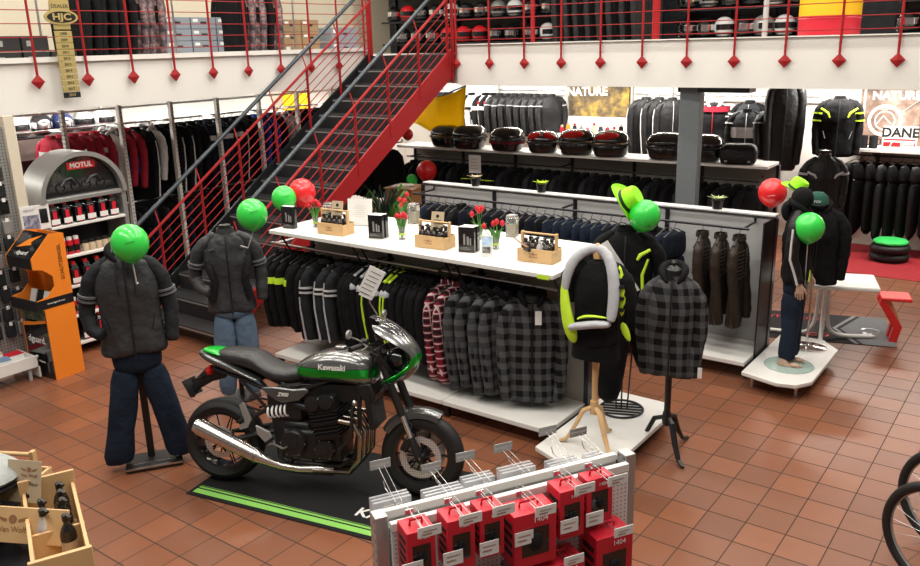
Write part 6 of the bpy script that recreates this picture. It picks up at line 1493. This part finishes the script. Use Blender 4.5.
# red and yellow drum
t = thing('oil_drum', 'large red and yellow oil drum on the gallery behind the railing', 'drum', (-2.41, 10.05, 2.84))
MB().lathe([(.31, 0), (.315, .01), (.315, .30), (.325, .31), (.315, .32), (.315, .335)], n=40).build('lower_body', M_boxred, t)
MB().lathe([(.315, .336), (.315, .60), (.325, .61), (.315, .62), (.315, .90), (.30, .91), (.001, .91)], n=40).build('upper_body', M_yellow, t)
m = MB()
for k in range(3): a = R(250+20*k); m.tube([(math.cos(a+.02*q)*.318, math.sin(a+.02*q)*.318, .56+.02*math.cos(q*2.)) for q in range(-3, 4)], .012, 6)
m.build('shell_emblem', M_boxred, t)
# gallery, left part: boxes and clothes behind the railing
def storage(label, x, y, z, w, d, h, mm, rz=R(90), group=None):
    t = thing('storage_box', label, 'box', (x, y, z), rz, group); MB().box(-w/2, w/2, -d/2, d/2, 0, h).build('box', mm, t, bevel=.004)
    MB().box(-.05, .05, -d/2-.003, -d/2, h*.45, h*.62).build('hand_hole', M_ink, t); MB().box(-w/2+.03, -w/2+.11, -d/2-.003, -d/2, h*.6, h*.85).build('sticker', M_paper, t)
t = thing('low_shelf', 'low white shelf under the grey storage boxes on the left gallery', 'shelf', (-10.2, 7.6, 2.84)); MB().box(-.25, .25, -.7, .7, .08, .12).build('board', M_white, t); 
for y in (-.65, .65): MB().box(-.2, .2, y-.02, y+.02, 0, .08).build('foot', M_white, t)
for r_ in range(3):
    for c_ in range(3): storage('grey blue storage box, %s from the left in the %s layer' % (ORD[c_], ['bottom', 'middle', 'top'][r_]), -10.2, 7.18+.42*c_, 2.961+.155*r_, .40, .45, .15, M_bluecase, group='grey blue storage boxes')
for r_ in range(3):
    for c_ in range(2): storage('brown cardboard box by the stair rail, %s column, %s layer' % (['left', 'right'][c_], ['bottom', 'middle', 'top'][r_]), -10.2, 9.25+.38*c_, 2.85+.185*r_, .36, .4, .18, M_card2, group='brown boxes on the left gallery')
for r_ in range(2): storage('grey storage box at the far end of the left gallery, %s one' % ['lower', 'upper'][r_], -10.2, 10.35, 2.85+.22*r_, .6, .5, .21, M_bluecase, group='grey boxes at the gallery end')
pG1 = jacket('race_jacket', 'x', 'jacket', M_fab, M_fab, .9, .23, .10, seed=41); pGW = jacket('race_jacket', 'x', 'jacket', poster_mat('printed_suit', (.01, .01, .012), (.10, .07, .08), (.60, .36, .34), 9), bpy.data.materials['printed_suit'], .9, .23, .12, extras=((M_fab, -.5, -.3, 'belt'),), seed=42)
row([pG1]*6, lin(5.55, 6.15, 6), -9.7, 3.88, R(12), lambda i: 'long black garment beside the gold dealer banner, %s from the left' % ORD[i], 'black garments on the left gallery', 8, 'y')
row([pGW]*3, [6.33, 6.48, 6.62], -9.8, 3.85, R(25), lambda i: 'white and black race jacket before the grey gallery boxes, %s of three' % ORD[i], 'race jackets on the left gallery', 14, 'y')
row([pG1, pGW, pGW, pG1, pGW], lin(8.0, 8.6, 5), -9.9, 3.85, R(25), lambda i: 'race jacket between the grey and brown gallery boxes, %s from the left' % ORD[i], 'race jackets between the gallery boxes', 14, 'y')
for y0, y1, l in ((5.2, 7.0, 'front'), (8.2, 9.1, 'rear')):
    t = thing('garment_rail', 'steel garment rail on the left gallery, %s one' % l, 'rail', (-9.8, (y0+y1)/2, 2.84)); w = (y1-y0)/2
    MB().cyl((0, -w, 1.05), (0, w, 1.05), .013).build('bar', M_steel, t)
    for y in (-w, w): MB().cyl((0, y, 0), (0, y, 1.05), .013).build('post', M_steel, t)
for i in range(7):
    t = thing('shoe_box', 'dark shoe box at the left edge of the gallery, %s column, %s row' % (ORD[i//2], ['lower', 'upper'][i % 2]), 'box', (-9.7, 4.35+.32*(i//2), 2.86+.17*(i % 2)), R(90), 'dark boxes on the left gallery')
    MB().box(-.15, .15, -.15, .15, 0, .16).build('box', M_black, t, bevel=.003); MB().box(-.10, -.04, -.153, -.15, .05, .11).build('sticker', M_silver, t)
# dealer banner with the year plates, hanging on the left fascia
t = thing('dealer_banner', 'gold dealer plaque with oval emblem and hanging year plates on the left railing', 'sign', (-8.19, 4.57, 0), R(90))
MB().box(-.10, .10, -.006, .006, 3.36, 3.62).build('top_plate', M_gold, t, bevel=.003)
text('lettering', 'DEALER', .05, M_ink, (0, -.007, 3.435), (1, 0, 0), (0, 0, 1), t, .0008)
MB().lathe([(.17, -.012), (.17, .006), (.001, .006)], (0, 0, 0), 'y', 40, (1, .42)).build('oval', M_gold, t).location = (0, -.004, 3.335)
MB().lathe([(.145, -.016), (.145, -.008), (.001, -.008)], (0, 0, 0), 'y', 40, (1, .36)).build('oval_field', M_blackg, t).location = (0, -.004, 3.335)
MB().lathe([(.001, -.0162), (.145, -.016)], (0, 0, 0), 'y', 40, (1, .36)).build('oval_face', M_blackg, t).location = (0, -.004, 3.335)
text('lettering', 'HJC', .085, M_gold, (0, -.023, 3.335), (1, 0, 0), (0, 0, 1), t, .001, bold=.003, sx=1.35)
MB().box(-.085, .085, -.005, .005, 3.22, 3.28).build('link_plate', M_gold, t, bevel=.002)
for k in range(11):
    z = 3.18-.0585*k
    o = MB().box(-.088, .088, -.005, .005, z-.027, z+.027).build('year_plate', M_gold if k < 10 else M_dark, t, bevel=.002)
    text('lettering', str(2008+k), .036, M_ink if k < 10 else M_gold, (.0, -.006, z), (1, 0, 0), (0, 0, 1), o, .0006, bold=.0006)
m = MB(); m.cyl((-.06, 0, 2.6), (-.06, 0, 3.4), .003, n=5); m.cyl((.06, 0, 2.6), (.06, 0, 3.4), .003, n=5); m.build('chain', M_dark, t)
# ---------------------------------------------------------------- light and camera
def area(name, loc, size, power, col=(1, .95, .87), rot=(0, 0, 0)):
    l = bpy.data.lights.new(name, 'AREA'); l.shape = 'RECTANGLE'; l.size, l.size_y = size; l.energy = power; l.color = col
    o = bpy.data.objects.new(name, l); C.objects.link(o); o.location = loc; o.rotation_euler = rot; return o
for i, y in enumerate((.5, 3.2, 5.9, 8.3)):
    for j, x in enumerate((-6.6, -3.6, -.4)):
        area('hall_lamp', (x, y, 5.9), (2.4, .22), 72)
for x in (-8.2, -4.8, -1.6): area('gallery_lamp', (x, 11.6, 5.9), (2.4, .3), 70)
for y in (4, 8): area('gallery_lamp', (-10, y, 5.9), (.3, 2.4), 60)
for x in (-9.4, -7.2, -5.0, -2.8, -.8): area('strip_lamp', (x, 12.2, 2.40), (1.9, .08), 60)
for y in (3.2, 5.4, 7.6, 9.8): area('strip_lamp', (-10.35, y, 2.40), (.08, 1.9), 34)
w = bpy.data.worlds.new('World'); bpy.context.scene.world = w; w.use_nodes = True
w.node_tree.nodes['Background'].inputs[0].default_value = (1, .96, .9, 1); w.node_tree.nodes['Background'].inputs[1].default_value = .14
cd = bpy.data.cameras.new('camera'); cam = bpy.data.objects.new('camera', cd); C.objects.link(cam)
cd.sensor_width = 36; cd.lens = 835.6/920*36; cd.clip_start = .02
pit, rol, yaw = .2803, .0265, .6423
def tw(v): return Vector((v[0]*math.cos(yaw)-v[1]*math.sin(yaw), v[0]*math.sin(yaw)+v[1]*math.cos(yaw), v[2]))
ex, eu = Vector((1, 0, 0)), Vector((0, math.sin(pit), math.cos(pit)))
Rt, Up, Fw = ex*math.cos(rol)-eu*math.sin(rol), ex*math.sin(rol)+eu*math.cos(rol), Vector((0, math.cos(pit), -math.sin(pit)))
Mx = Matrix((tw(Rt), tw(Up), -tw(Fw))).transposed().to_4x4(); Mx.translation = (0, 0, 3.0)
cam.matrix_world = Mx
S = bpy.context.scene; S.camera = cam
S.view_settings.view_transform = 'Standard'; S.view_settings.look = 'None'; S.view_settings.gamma = 1; S.view_settings.use_curve_mapping = False
S.view_settings.exposure = .33
bpy.context.view_layer.update()
